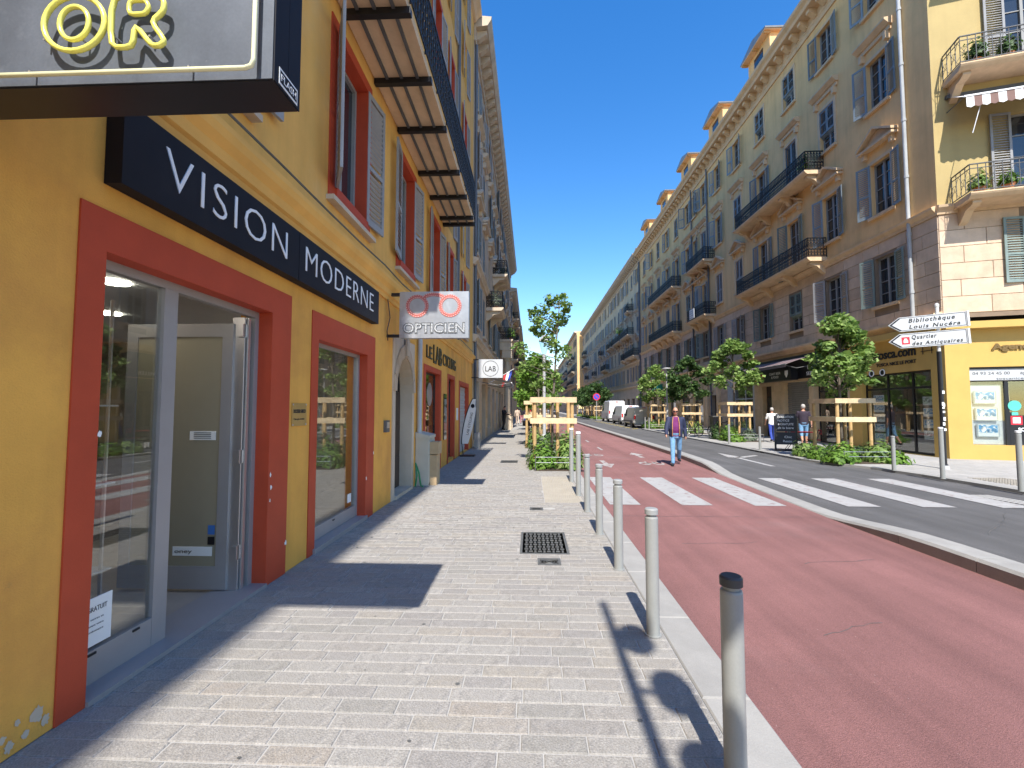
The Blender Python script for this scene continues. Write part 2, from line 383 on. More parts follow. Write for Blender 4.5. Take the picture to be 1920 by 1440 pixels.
def shutter_mesh(w, h, mt):
    def f():
        m = MB(); t = .035; st = .07
        m.box(0, st, 0, t, 0, h); m.box(w-st, w, 0, t, 0, h); m.box(st, w-st, 0, t, 0, .1); m.box(st, w-st, 0, t, h-.08, h); m.box(st, w-st, 0, t, h*.42, h*.42+.07)
        n = max(6, int(h/.088))
        for i in range(n):
            z = .1+(h-.2)*(i+.5)/n
            if abs(z-h*.42-.035) < .05: continue
            m.add([(st,.002,z+.016),(w-st,.002,z+.016),(w-st,t-.002,z-.022),(st,t-.002,z-.022),(st,.006,z+.021),(w-st,.006,z+.021),(w-st,t,z-.015),(st,t,z-.015)],
                  [(0,1,2,3),(4,7,6,5),(3,2,6,7),(0,4,5,1)])
        return m.mesh('shutter', M[mt])
    return cached(('sh', round(w, 2), round(h, 2), mt), f)
def frame_mesh(w, h, mt, bars=3):
    def f():
        m = MB(); t = .06
        m.box(-w/2, -w/2+t, 0, t, 0, h); m.box(w/2-t, w/2, 0, t, 0, h); m.box(-w/2+t, w/2-t, 0, t, 0, t); m.box(-w/2+t, w/2-t, 0, t, h-t, h); m.box(-.04, .04, .002, t+.01, t, h-t)
        for i in range(1, bars+1):
            z = h*i/(bars+1); m.box(-w/2+t, -.04, .01, .04, z-.015, z+.015); m.box(.04, w/2-t, .01, .04, z-.015, z+.015)
        return m.mesh('window', M[mt])
    return cached(('fr', round(w, 2), round(h, 2), mt, bars), f)
def pane_mesh(w, h, mt='pane'):
    return cached(('pn', round(w, 2), round(h, 2), mt), lambda: MB().box(-w/2+.03, w/2-.03, -.015, .012, .03, h-.03).mesh('pane', M[mt]))
def window(fac, c, z0, z1, w=1.0, mode='open', smt='shut_blue', depth=.22, fmt='wframe', a=(None, None), bars=3):
    h = z1-z0; wd = fac.place('window', frame_mesh(w, h, fmt, bars), c, z0, -depth)
    mk('pane', pane_mesh(w, h), wd)
    sw = w/2+.02
    if mode == 'open':
        for sd in (-1, 1):
            an = a[0 if sd < 0 else 1]
            if an is None: an = rnd.choice((4, 6, 9, 14, 26, 40)) if rnd.random() < .8 else 70
            me = shutter_mesh(sw, h+.02, smt)
            # hinge at the opening edge on the outer face, folded back against the wall
            o = mk('shutter', me, wd, (sd*w/2, depth+.03, -.01), R(an) if sd > 0 else R(180-an))
    elif mode in ('closed', 'flap'):
        for sd in (-1, 1):
            hh = h+.02
            if mode == 'flap':
                me = shutter_mesh(sw-.02, h*.58, smt); mk('shutter', me, wd, (-w/2 if sd < 0 else .003, depth-.02, h*.42))
                me = shutter_mesh(sw-.02, h*.42, smt); o = mk('shutter', me, wd, (-w/2 if sd < 0 else .003, depth-.02, h*.42), 0); o.rotation_euler = (R(180-38), 0, 0)
            else:
                me = shutter_mesh(sw-.02, hh, smt); mk('shutter', me, wd, (-w/2 if sd < 0 else .003, depth-.05, -.01))
    return wd
def pediment(fac, c, z, w, tri, mt):
    def f():
        m = MB(); h = .55 if tri else .3
        if tri:
            m.prism([(-w/2, 0), (w/2, 0), (w/2, .09), (0, h), (-w/2, .09)], 0, .07, 'y')
            m.box(-w/2-.05, w/2+.05, 0, .26, -.09, 0)
            for sd in (-1, 1):
                m.prism([(sd*(w/2+.06), .05), (sd*(w/2+.06), .15), (0, h+.13), (0, h+.03)], 0, .28, 'y')
        else:
            m.box(-w/2, w/2, 0, .08, -.05, .12); m.prism([(0, .12), (.13, .12), (.3, .27), (.3, .34), (0, .4)], -w/2-.06, w/2+.06, 'x')
        for sd in (-1, 1): m.box(sd*(w/2-.16)-.07, sd*(w/2-.16)+.07, 0, .16, -.34, -.09 if tri else -.05)
        return m.mesh('pediment', M[mt])
    return fac.place('pediment', cached(('pd', w, tri, mt), f), c, z)
def iron_panel(L, h=.92, seed=0, dens=.13, light=False):
    m = MB(); m.box(-L/2, L/2, -.02, .02, h-.03, h); m.box(-L/2, L/2, -.012, .012, .06, .085); m.box(-L/2, L/2, -.01, .01, h-.16, h-.14)
    n = max(2, int(L/dens)); st = L/n; r = .011 if not light else .008
    for i in range(n+1):
        x = -L/2+i*st; m.box(x-r, x+r, -r, r, 0 if i % 6 == 0 else .06, h-.03)
    for i in range(n):
        x = -L/2+(i+.5)*st
        if not light:
            m.ring((x, 0, .16), st*.40, .011, 'y', 8, 4); m.ring((x, 0, .30), st*.46, .012, 'y', 8, 4); m.ring((x, 0, .56), st*.48, .012, 'y', 8, 4); m.ring((x, 0, .56), st*.22, .012, 'y', 6, 4); m.ring((x, 0, h-.24), st*.34, .010, 'y', 8, 4); m.ring((x, 0, h-.095), st*.38, .010, 'y', 8, 4)
            m.add([(x-st/2,0,.34),(x,0.004,.46),(x+st/2,0,.34),(x,-.004,.35)], [(0,1,2,3)])
        elif i % 2 == 0:
            m.tube([(x-st, 0, .08), (x+st, 0, h-.16)], .006, 4); m.tube([(x+st, 0, .08), (x-st, 0, h-.16)], .006, 4)
            m.ring((x, 0, h*.5), st*.5, .006, 'y', 8, 4)
    return m
def balcony(fac, c0, c1, z, proj=.85, slab='trim', brackets=None, mt='iron', light=False, plants=False, bmt=None):
    m = fac.mb(); u0, u1 = sorted((fac.u(c0), fac.u(c1)))
    m.prism([(0, -.16), (proj-.1, -.16), (proj, -.07), (proj+.03, -.02), (proj+.03, .02), (0, .02)], u0, u1, 'x')
    b = m.build('balcony', M[slab], fac.root)
    rl = fac.mb(); L = u1-u0
    def panel(length, mtx):
        p = iron_panel(length, light=light, dens=.13 if not light else .2)
        rl.add([tuple(mtx @ Vector(q)) for q in p.v], p.f)
    panel(L-.06, Matrix.Translation(((u0+u1)/2, proj-.04, .02+z)))
    for uu in (u0+.03, u1-.03): panel(proj-.06, Matrix.Translation((uu, (proj-.02)/2, .02+z)) @ Matrix.Rotation(R(90), 4, 'Z'))
    for o in (b,):
        o.location = (0, 0, z)
    r = rl.build('railing', M[mt], b, (0, 0, -z))
    nb = brackets or max(2, int(round(L/2.4))+1)
    for i in range(nb):
        uu = u0+.25+(L-.5)*i/(nb-1)
        k = fac.mb(); pr = [(0, -.16), (proj-.18, -.16), (proj-.16, -.26), (proj-.3, -.33), (proj*.45, -.36), (.16, -.62), (0, -.72)]
        k.prism(pr, uu-.11, uu+.11, 'x'); k.build('bracket', M[bmt or slab], b)
    return b
def modillions(fac, c0, c1, z, step, w, h, proj, mt):
    me = cached(('mod', w, h, proj, mt), lambda: MB().prism([(0, 0), (proj*.35, 0), (proj*.8, h*.45), (proj, h*.55), (proj, h), (0, h)], -w/2, w/2, 'x').mesh('modillion', M[mt]))
    n = int((c1-c0)/step)
    return [fac.place('modillion', me, c0+step*(i+.5), z) for i in range(n)]
def ashlar(fac, c0, c1, z0, z1, holes, mt, course=.5, ln=1.15, proud=.018, gap=.014, single=True, name='stone', seed=1):
    """courses of cut stone laid round the openings; single: one object per stone"""
    r = random.Random(seed); nz = max(1, int(round((z1-z0)/course))); hz = (z1-z0)/nz; joined = fac.mb(); cnt = 0
    lo, hi = min(c0, c1), max(c0, c1)
    for j in range(nz):
        a, b = z0+j*hz, z0+(j+1)*hz
        segs = [(lo, hi)]
        for h in holes:
            if h[2] < b-.02 and h[3] > a+.02:
                ns = []
                for p, q in segs:
                    if h[1] <= p or h[0] >= q: ns.append((p, q)); continue
                    if h[0]-p > .08: ns.append((p, h[0]))
                    if q-h[1] > .08: ns.append((h[1], q))
                segs = ns
        for p, q in segs:
            x = p; first = True
            while x < q-.02:
                l = ln*r.uniform(.75, 1.2)*(.5 if first and j % 2 else 1); first = False
                e = x+l if q-x-l > ln*.4 else q
                g = gap/2; u0, u1 = sorted((fac.u(x+g), fac.u(e-g)))
                t = r.random(); mm = fac.mb() if single else joined
                c = .01
                mm.add([(u0,0,a+g),(u1,0,a+g),(u1,0,b-g),(u0,0,b-g),(u0,proud-c,a+g),(u1,proud-c,a+g),(u1,proud-c,b-g),(u0,proud-c,b-g),
                        (u0+c,proud,a+g+c),(u1-c,proud,a+g+c),(u1-c,proud,b-g-c),(u0+c,proud,b-g-c)],
                       [(0,1,5,4),(1,2,6,5),(2,3,7,6),(3,0,4,7),(4,5,9,8),(5,6,10,9),(6,7,11,10),(7,4,8,11),(8,9,10,11)], t)
                if single: mm.build(name, M[mt], fac.root, tones=True); cnt += 1
                x = e
    if not single and joined.v: stuff(joined.build('stonework', M[mt], fac.root, tones=True))
    return cnt

# ================================================================== THE SETTING
struct(MB().box(-400, 400, -60, 1500, -.4, -.2).build('ground', M['ground']))
WX = -2.47        # left building line
RX = 13.6         # right building line
LZ = -.06         # carriageway level
def kx(y):        # left edge of the median kerb
    t = min(max((y-6.5)/11, 0), 1); t = t*t*(3-2*t); return 4.62+.48*t
def kz(y):        # its top: lowered at the crossing
    def s(a, b, v): t = min(max((v-a)/(b-a), 0), 1); return t*t*(3-2*t)
    return .09-.135*(s(5.6, 7.8, y)-s(11.6, 13.6, y))
m = MB(); ys = [-8+i*.8 for i in range(40)]+[24, 40, 70, 120, 200, 400]
for a, b in zip(ys, ys[1:]): m.add([(1.24, a, LZ), (kx(a)+.05, a, LZ), (kx(b)+.05, b, LZ), (1.24, b, LZ)], [(0,1,2,3)])
struct(m.build('cycle_lane', M['lane']))
m = MB()
for a, b in zip(ys, ys[1:]): m.add([(kx(a)+.1, a, LZ-.004), (12, a, LZ-.004), (12, b, LZ-.004), (kx(b)+.1, b, LZ-.004)], [(0,1,2,3)])
struct(m.add([(12,-8,LZ-.004),(60,-8,LZ-.004),(60,7.5,LZ-.004),(12,7.5,LZ-.004)], [(0,1,2,3)]).build('road', M['road']))
# left pavement: mortar bed + stones
side = struct(MB().box(WX-.02, .97, -9, 400, -.2, -.006).build('pavement', M['mortar']))
ROW = .122; prs = random.Random(3)
holes = [(-.13, .44, 5.24, 6.14), (.07, .32, 4.88, 5.09), (.24, .93, 8.05, 11.1), (-.02, .2, 7.44, 7.64), (-.93, -.4, 13.75, 14.4)]
far = MB(); nsingle = 0; y = 1.78; row = 0
def lay(y0, y1, single):
    global nsingle
    x = WX-prs.uniform(0, .3)
    while x < .97:
        l = prs.choice((.22, .29, .33, .37, .42, .5)); e = x+l
        if .97-e < .12: e = .97
        a, b = max(x, WX), min(e, .97); g = .0035; x = e
        if b-a < .03: continue
        if any(a < h[1] and b > h[0] and y0 < h[3] and y1 > h[2] for h in holes):
            hh = [h for h in holes if a < h[1] and b > h[0] and y0 < h[3] and y1 > h[2]][0]
            for p, q in ((y0, min(y1, hh[2])), (max(y0, hh[3]), y1)):
                if q-p > .012: far.stone(max(a, hh[0])+g, min(b, hh[1])-g, p+.002, q-.002, -.03, -.001, .003, .45)
            if a >= hh[0] and b <= hh[1]: continue
            if a < hh[0]: b = hh[0]
            else: a = hh[1]
            if b-a < .03: continue
        dz = prs.uniform(-.002, .001); t = min(max(prs.gauss(.45, .28), 0), 1)
        if single and nsingle < 300:
            nsingle += 1; mm = MB().stone(-(b-a)/2+g, (b-a)/2-g, -ROW/2+g, ROW/2-g, -.03, dz, .005, t)
            mm.build('paving_stone', M['paving'], side, ((a+b)/2, (y0+y1)/2, 0), tones=True)
        else: far.stone(a+g, b-g, y0+g, y1-g, -.03, dz, .005, t)
while y < 34:
    lay(y, y+ROW, True); y += ROW
y = 1.78-ROW
while y > -2: lay(y, y+ROW, False); y -= ROW
stuff(far.build('distant_paving_stones', M['paving'], side, tones=True))
struct_far = MB().box(WX, .97, 34.0, 400, -.1, -.003)
struct(struct_far.build('far_pavement', M['sidewalk_r']))
# covers set into the pavement
def cover(name, label, x0, x1, y0, y1, kind):
    t = thing(name, label, 'drain cover', ((x0+x1)/2, (y0+y1)/2, 0)); w, d = (x1-x0)/2, (y1-y0)/2
    f = MB()
    for q in ((-w, w, -d, -d+.03), (-w, w, d-.03, d), (-w, -w+.03, -d+.03, d-.03), (w-.03, w, -d+.03, d-.03)): f.box(*q, -.03, .002)
    f.build('frame', M['castiron'], t); p = MB().box(-w+.03, w-.03, -d+.03, d-.03, -.03, -.006)
    if kind == 'waffle':
        nx, ny = 9, 9
        for i in range(nx):
            for j in range(ny):
                cx = -w+.05+(2*w-.1)*(i+.5)/nx; cy = -d+.05+(2*d-.1)*(j+.5)/ny; a, b = ((.024, .012) if (i+j) % 2 else (.012, .03)); p.box(cx-a, cx+a, cy-b, cy+b, -.008, .003)
    elif kind == 'rings':
        for r in (.03, .06, .09): p.ring((0, 0, -.004), r, .006, 'z', 20, 5)
    else:
        for i in range(14):
            cx = -w+.04+(2*w-.08)*(i+.5)/14; p.box(cx-.008, cx+.008, -d+.04, d-.04, -.008, .001)
    p.build('plate', M['castiron'], t)
cover('manhole_cover', 'large square cast iron cover with waffle pattern and rust', -.13, .44, 5.24, 6.14, 'waffle')
cover('water_cover', 'small square cover with concentric rings below the waffle cover', .07, .32, 4.88, 5.09, 'rings')
cover('drain_grate', 'small narrow slotted grate before the tactile slab', -.02, .2, 7.44, 7.64, 'slots')
cover('drain_grate', 'slotted grate in mid pavement by the feather banner shop', -.93, -.4, 13.75, 14.4, 'slots')
tp = struct(MB().box(.245, .925, 8.06, 11.09, -.1, -.004).build('tactile_paving', M['tactile']))
dm = MB()
for i in range(17):
    for j in range(70):
        cx, cy = .275+.038*i, 8.1+.0425*j; dm.box(cx-.011, cx+.011, cy-.011, cy+.011, -.006, .003)
stuff(dm.build('tactile_studs', M['tactile'], tp))
# kerbs
kb = struct(MB().box(.97, 1.25, -9, 400, -.2, -.02).build('kerb', M['mortar']))
me = MB().stone(-.137, .137, -.497, .497, -.1, .001, .01).mesh('kerb_stone', M['granite'])
for i in range(46): mk('kerb_stone', me, kb, (1.112, -1.78+i, 0))
struct(MB().box(.975, 1.25, 43.8, 400, -.1, 0).build('far_kerb', M['granite']))
mk_ = struct(MB().box(4.8, 4.9, -8, -7.5, -.2, -.1).build('median_kerb', M['granite']))
for i in range(72):
    a, b = -6+i, -5.008+i; m = MB(); pr = []
    for yy in (a, (a+b)/2, b):
        x0 = kx(yy); z = kz(yy); pr.append([(x0, LZ-.12), (x0+.0, z-.03), (x0+.03, z), (x0+.32, z), (x0+.32, LZ-.12)])
    vs = [(p[0], yy, p[1]) for yy, P in zip((a, (a+b)/2, b), pr) for p in P]
    m.add(vs, [(k*5+j, k*5+(j+1) % 5, (k+1)*5+(j+1) % 5, (k+1)*5+j) for k in range(2) for j in range(5)]+[(0,1,2,3,4), (14,13,12,11,10)])
    m.build('kerb_stone', M['granite'], mk_)
struct(MB().box(5.1, 5.46, 66.2, 400, -.15, .09).build('far_median_kerb', M['granite']))
KR = [(9.95, -8), (9.85, 9.0), (9.72, 11.8), (9.5, 13.2), (9.0, 14.2), (8.8, 15.3), (8.8, 36.5), (9.3, 37.6), (10.9, 38.6), (11.1, 39.2), (11.1, 62), (9.2, 64), (8.8, 66), (8.8, 300)]
m = MB(); poly = [(x+.3, y) for x, y in KR]
m.prism(poly+[(RX+.2, 300), (RX+.2, 15.6), (60, 15.6), (60, 7.6), (16, 7.6), (13.5, 5), (12.5, -8)], -.2, 0)
rs = struct(m.build('right_pavement', M['sidewalk_r']))
kr = struct(MB().box(9.9, 10.0, -8.5, -8.1, -.2, -.1).build('right_kerb', M['granite']))
for (x0, y0), (x1, y1) in zip(KR, KR[1:]):
    L = math.hypot(x1-x0, y1-y0); n = max(1, round(min(L, 60)/1.0)); dx, dy = (x1-x0)/L, (y1-y0)/L
    st = L/n if L < 100 else 1.0
    for i in range(n):
        a, b = i*st+.004, (i+1)*st-.004; p = [(x0+dx*a, y0+dy*a), (x0+dx*b, y0+dy*b)]
        q = [(p[0][0]+.3*dy, p[0][1]-.3*dx*.0), (p[1][0]+.3*dy, p[1][1])]
        MB().prism([p[0], p[1], (p[1][0]+.297, p[1][1]), (p[0][0]+.297, p[0][1])], -.18, .003).build('kerb_stone', M['granite'], kr)
# slab joints of the right pavement: thin laid slabs near the corner
sl_me = MB()
for i in range(9):
    for j in range(26):
        x0, y0 = 9.3+i*.62+(.31 if j % 2 else 0), 8.0+j*.42
        if x0 < np.interp(y0, [p[1] for p in KR], [p[0] for p in KR])+.33 or x0+.6 > RX-.02 and y0 > 15.1: continue
        sl_me.stone(x0, x0+.608, y0, y0+.408, -.02, .004+rnd.uniform(-.001, .0015), .005, rnd.random())
stuff(sl_me.build('pavement_slabs', mat('right_slab', (.4,.39,.36), .88, .1, 3, .25, 60, tone=[(.31,.30,.28),(.36,.345,.325),(.335,.322,.30)], fine=.08), rs, tones=True))
# yellow-ish tactile strip on the far side
tm = MB()
for i in range(14):
    for j in range(24): tm.box(10.3+i*.06, 10.335+i*.06, 8.4+j*.12, 8.48+j*.12, .0, .012)
stuff(tm.build('tactile_studs', M['tactile'], rs))
# painted markings
def mark(name, polys, mt='marking', z=LZ+.004):
    m = MB()
    for p in polys: m.add([(x, y, z) for x, y in p], [tuple(range(len(p)))])
    return struct(m.build(name, M[mt]))
for x0, x1 in ((1.40, 1.94), (2.66, 3.20), (3.92, 4.46), (5.50, 6.06), (6.76, 7.32), (8.08, 8.62)):
    mark('crossing_stripe', [[(x0, 8.2), (x1, 8.2), (x1+.02, 11.4), (x0+.02, 11.4)]])
def arrow(x, y, L, w, d=1, hl=.9):   # d=1 away from the camera
    y2 = y+d*L; return [[(x-w/2, y), (x+w/2, y), (x+w/2, y2-d*hl), (x-w/2, y2-d*hl)], [(x-w*1.7, y2-d*hl), (x+w*1.7, y2-d*hl), (x, y2)]]
mark('lane_arrow', arrow(2.3, 15.0, 1.8, .15, -1), 'worn')
mark('lane_arrow', arrow(3.85, 15.9, 1.8, .15, 1), 'worn')
mark('road_arrow', arrow(7.1, 13.7, 4.0, .16, 1, 1.6)+[[(7.1, 16.2), (8.1, 16.9), (8.15, 16.7), (7.2, 15.9)]])
mark('lane_dash', [[(2.86, 18.7), (2.95, 18.7), (2.95, 20), (2.86, 20)]]); mark('lane_dash', [[(2.86, 23), (2.95, 23), (2.95, 24.3), (2.86, 24.3)]])
def bike_mark(x, y):
    m = []
    for dx in (-.21, .21):
        for i in range(16):
            a, b = 2*math.pi*i/16, 2*math.pi*(i+1)/16
            m.append([(x+dx+.17*math.cos(a), y+.36*math.sin(a)), (x+dx+.17*math.cos(b), y+.36*math.sin(b)), (x+dx+.1*math.cos(b), y+.2*math.sin(b)), (x+dx+.1*math.cos(a), y+.2*math.sin(a))])
    m += [[(x-.2, y-.05), (x+.02, y-.05), (x+.02, y+.05), (x-.2, y+.05)], [(x-.11, y+.07), (x-.06, y+.07), (x-.07, y+.5), (x-.13, y+.5)], [(x+.07, y+.45), (x+.13, y+.45), (x+.22, y+.04), (x+.16, y+.04)]]
    return m
mark('bicycle_symbol', bike_mark(3.72, 14.25), 'worn'); mark('bicycle_symbol', bike_mark(2.25, 16.7), 'worn')
for i in range(9):
    y0 = 37+i*2.6; mark('parking_zigzag', [[(8.05, y0), (8.2, y0), (9.0, y0+1.3), (8.85, y0+1.3)], [(8.85, y0+1.3), (9.0, y0+1.3), (8.2, y0+2.6), (8.05, y0+2.6)]], 'ymarking')
# worn trench patch on the road by the crossing
m = MB()
for i in range(40):
    for j in range(3):
        x, y = 9.0+.13*j-.05*i*.2, 6.0+i*.085; m.box(x, x+.11, y, y+.07, LZ-.01, LZ+.006)
struct(m.build('cobble_strip', M['sidewalk_r']))
# hairline cracks in the red asphalt
ck = MB(); cr_ = random.Random(12)
for x, y, n_, dx, dy in ((1.9, 5.9, 9, .13, .01), (3.0, 5.2, 8, .12, .02), (2.2, 3.6, 7, .1, .03), (1.4, 7.4, 12, .2, .0), (3.4, 7.3, 5, .2, .01), (1.5, 12.4, 16, .2, .01), (6.2, 6.5, 14, .12, .1), (7.0, 12.6, 10, .2, .0)):
    for k in range(n_):
        x2, y2 = x+dx*cr_.uniform(.6, 1.3), y+dy+cr_.uniform(-.03, .03); w_ = cr_.uniform(.002, .005); ck.add([(x, y-w_, LZ+.0025), (x2, y2-w_, LZ+.0025), (x2, y2+w_, LZ+.0025), (x, y+w_, LZ+.0025)], [(0,1,2,3)]); x, y = x2, y2
struct(ck.build('asphalt_cracks', M['castiron']))
# drain slots in the right kerb
for yy in (17.6, 18.0, 18.4): struct(MB().box(8.79, 8.9, yy, yy+.3, -.055, -.005).build('kerb_slot', M['black']))

# ================================================================== LEFT: ochre building with the optician's shop
root = thing('ochre_building', 'ochre rendered building with red framed shop windows and long balcony on the left', 'building', (WX, -20, 0), R(-90))
A = Fac(root, 0, -1, -20)
GFH = 3.62
gh = [(2.49, 4.19, .02, 2.56), (5.14, 6.72, .05, 2.45), (8.08, 9.36, .0, 2.9), (10.55, 12.2, .1, 2.55), (13.5, 14.5, .1, 2.55), (15.7, 17.75, .03, 2.45)]
win1 = [(-6.6, -5.55), (-3.4, -2.35), (-.2, .85), (2.55, 3.6), (5.46, 6.55), (8.25, 9.3), (11.0, 12.0), (13.3, 14.15), (16.1, 17.0)]
uz = [(4.42, 6.45), (7.1, 9.5), (10.6, 12.7), (13.9, 15.7), (16.7, 18.1)]
A.wall('ground_floor_wall', M['ochre'], -20, 19.1, 0, GFH, gh[:2]+gh[3:]+[(8.0, 9.44, 0, 2.96)], .3)
A.wall('upper_wall', M['ochre_up'], -20, 19.1, GFH, 19.0, [(a, b, z0, z1) for a, b in win1 for z0, z1 in uz], .3, 9)
A.part('far_end_wall', M['ochre'], [(18.9, 19.1, 0, 19, -9, -.005)])
# arched head of the stone doorway (spandrels)
def archpoly(c, zc, r, zt, w, n=12):
    pts = [(c-w, zc), (c-r, zc)]+[(c-r*math.cos(math.pi*i/n), zc+r*1.15*math.sin(math.pi*i/n)) for i in range(1, n)]+[(c+r, zc), (c+w, zc), (c+w, zt), (c-w, zt)]
    return pts
m = A.mb(); uc = A.u(8.72); m.prism(archpoly(uc, 1.95, .58, 2.98, .74), -.24, .02, 'y'); arch = m.build('stone_arch', M['greytrim'], root)
A.part('jamb_stone', M['greytrim'], [(7.98, 8.14, 0, 1.95, -.24, .02)]); A.part('jamb_stone', M['greytrim'], [(9.30, 9.46, 0, 1.95, -.24, .02)])
for i in range(9):
    t0, t1 = math.pi*i/9+.01, math.pi*(i+1)/9-.01; m = A.mb()
    m.prism([(uc-.585*math.cos(t0), 1.955+.675*math.sin(t0)), (uc-.585*math.cos(t1), 1.955+.675*math.sin(t1)), (uc-.735*math.cos(t1), 1.955+.92*math.sin(t1)), (uc-.735*math.cos(t0), 1.955+.92*math.sin(t0))], .02, .05, 'y'); m.build('voussoir', M['greystone'], root)
A.part('keystone', M['greytrim'], [(8.63, 8.81, 2.66, 3.0, .051, .09)])
dr = A.part('street_door', M['door'], [(8.14, 9.30, 0, 2.65, -.29, -.235)])
m = A.mb()
for i in range(2):
    for j in range(3): A.bx(m, 8.22+i*.54, 8.68+i*.54, .15+j*.62, .68+j*.62, -.235, -.21)
m.build('door_panel', M['door'], dr); m = A.mb()
for i in range(7): A.bx(m, 8.26+i*.15, 8.28+i*.15, 1.98, 2.5, -.235, -.22)
m.build('grille', M['iron'], dr); A.part('door_step', M['greytrim'], [(8.15, 9.29, 0, .06, -.23, .05)])
# red painted surrounds
def surround(c0, c1, z1, i0, i1, iz, n=.012, reveal=.14):
    m = A.mb(); A.bx(m, c0, i0, 0, z1, .001, n); A.bx(m, i1, c1, 0, z1, .001, n); A.bx(m, i0, i1, iz, z1, .001, n)
    A.bx(m, i0-.004, i0+.002, 0, iz, -reveal, n-.002); A.bx(m, i1-.002, i1+.012, 0, iz, -reveal, n-.002); A.bx(m, i0, i1, iz-.002, iz+.01, -reveal, n-.002)
    return m.build('painted_surround', M['red'], root)
surround(2.33, 4.53, 2.8, 2.49, 4.19, 2.56); surround(4.98, 7.05, 2.76, 5.14, 6.72, 2.45)
surround(10.33, 12.4, 2.68, 10.55, 12.2, 2.55); surround(13.33, 14.66, 2.67, 13.5, 14.5, 2.55); surround(15.5, 17.95, 2.6, 15.7, 17.75, 2.45)
# shop front 1: fixed light, aluminium frame, leaf standing open
D = -.12
sf = A.part('shop_frame', M['alu_paint'], [(2.49, 2.53, .02, 2.56, D-.05, D), (3.07, 3.19, .02, 2.50, D-.05, D+.005), (4.13, 4.19, .02, 2.56, D-.09, D), (2.53, 4.13, 2.50, 2.56, D-.06, D), (2.53, 3.07, .03, .22, D-.05, D+.002), (2.49, 4.19, .0, .03, D-.25, .03)])
A.part('pane', M['glass'], [(2.53, 3.07, .22, 2.5, D-.03, D-.02)], sf)
for c in (2.62, 2.92): A.part('drain_cap', M['black'], [(c, c+.05, .195, .208, D+.002, D+.01)], sf)
A.part('folded_track', M['alu'], [(4.05, 4.075, .03, 2.48, D-.12, D-.01), (4.09, 4.10, .03, 2.48, D-.12, D-.02), (4.02, 4.035, .03, 2.48, D-.14, D-.03)], sf)
for z in (.3, 1.15, 2.3): A.part('hinge', M['alu'], [(4.0, 4.05, z, z+.12, D-.08, D-.03)], sf)
leaf = A.part('open_door', M['alu_paint'], [(4.0, 4.05, .04, 2.42, D-.22, D-.12), (4.0, 4.05, .04, 2.42, D-1.12, D-1.02), (4.0, 4.05, .04, .24, D-1.02, D-.22), (4.0, 4.05, 2.3, 2.42, D-1.02, D-.22)])
A.part('door_panel', M['film'], [(4.012, 4.038, .24, 2.3, D-1.02, D-.22)], leaf)
st = A.part('notice', M['paper'], [(4.006, 4.012, 1.36, 1.44, D-.5, D-.26)], leaf)
A.part('card_sticker', M['blue'], [(4.006, 4.012, .52, .6, D-.3, D-.24)], leaf); A.part('card_sticker', M['black'], [(4.006, 4.012, .43, .5, D-.3, D-.24)], leaf)
A.part('payment_strip', M['paper'], [(4.006, 4.012, .33, .41, D-.62, D-.26)], leaf)
t = text('oney', M['blacktext'], leaf, (0,0,0), size=.035, ext=.001, name='lettering', width=.16); t.location = A.xf @ Vector((A.u(4.004), D-.6, .355)); t.rotation_euler = (0, 0, R(90))
m = A.mb()
for i in range(4): A.bx(m, 4.003, 4.006, 1.375+i*.016, 1.38+i*.016, D-.46, D-.3)
m.build('print_lines', M['blacktext'], leaf)
m = A.mb(); A.bx(m, 2.5, 2.78, .24, .52, D-.018, D-.012); pn = m.build('notice', M['paper'], sf)
for s_, z, h in (('TEST GRATUIT', .44, .03), ('actualisez verres et', .39, .012), ('montures avant votre', .355, .012), ('prochaine ordonnance', .32, .012)):
    t = text(s_, M['iron_grey'], sf, A.xf @ Vector((A.u(2.76), D-.010, z)), R(180), size=h, ext=.0005, width=.2 if h > .02 else .18)
    t.location = A.xf @ Vector((A.u(2.545), D-.009, z)); t.rotation_euler = (0, 0, R(180))
# shop front 2
s2 = A.part('shop_frame', M['alu_paint'], [(5.14, 5.19, .06, 2.45, D-.05, D), (6.66, 6.72, .06, 2.45, D-.06, D+.01), (5.19, 6.66, 2.40, 2.45, D-.05, D), (5.19, 6.66, .06, .22, D-.05, D+.003), (5.1, 6.75, .0, .058, D-.2, .04)])
A.part('pane', M['glass'], [(5.19, 6.66, .22, 2.4, D-.03, D-.02)], s2)
A.part('sticker', M['paper'], [(6.42, 6.54, .3, .42, D-.018, D-.012)], s2); A.part('drain_cap', M['black'], [(5.9, 5.95, .18, .195, D+.003, D+.012)], s2)
# LAB shop glazing
for a, b, z0, z1 in ((10.55, 12.2, .1, 2.55), (13.5, 14.5, .1, 2.55)):
    f = A.part('shop_frame', M['black'], [(a, a+.05, z0, z1, D-.05, D), (b-.05, b, z0, z1, D-.05, D), (a+.05, b-.05, z1-.05, z1, D-.05, D), (a+.05, b-.05, z0, z0+.12, D-.05, D)])
    A.part('pane', M['glass'], [(a+.05, b-.05, z0+.12, z1-.05, D-.03, D-.02)], f)
m = A.mb(); m.lathe([(.3, D-.019), (.3, D-.015)], (A.u(11.6), 0, 2.0), 20, 'y'); m.build('round_decal', M['silver'], root)
A.part('roller_shutter', M['shopgrey'], [(15.7, 17.75, .03+i*.1, .122+i*.1, -.16, -.13+.012*(i % 2)) for i in range(24)])
A.part('wall_mirror', M['pane'], [(12.72, 13.12, .75, 2.05, .012, .03)]); A.part('menu_frame', M['white'], [(14.95, 15.2, 1.25, 1.65, .003, .03)])
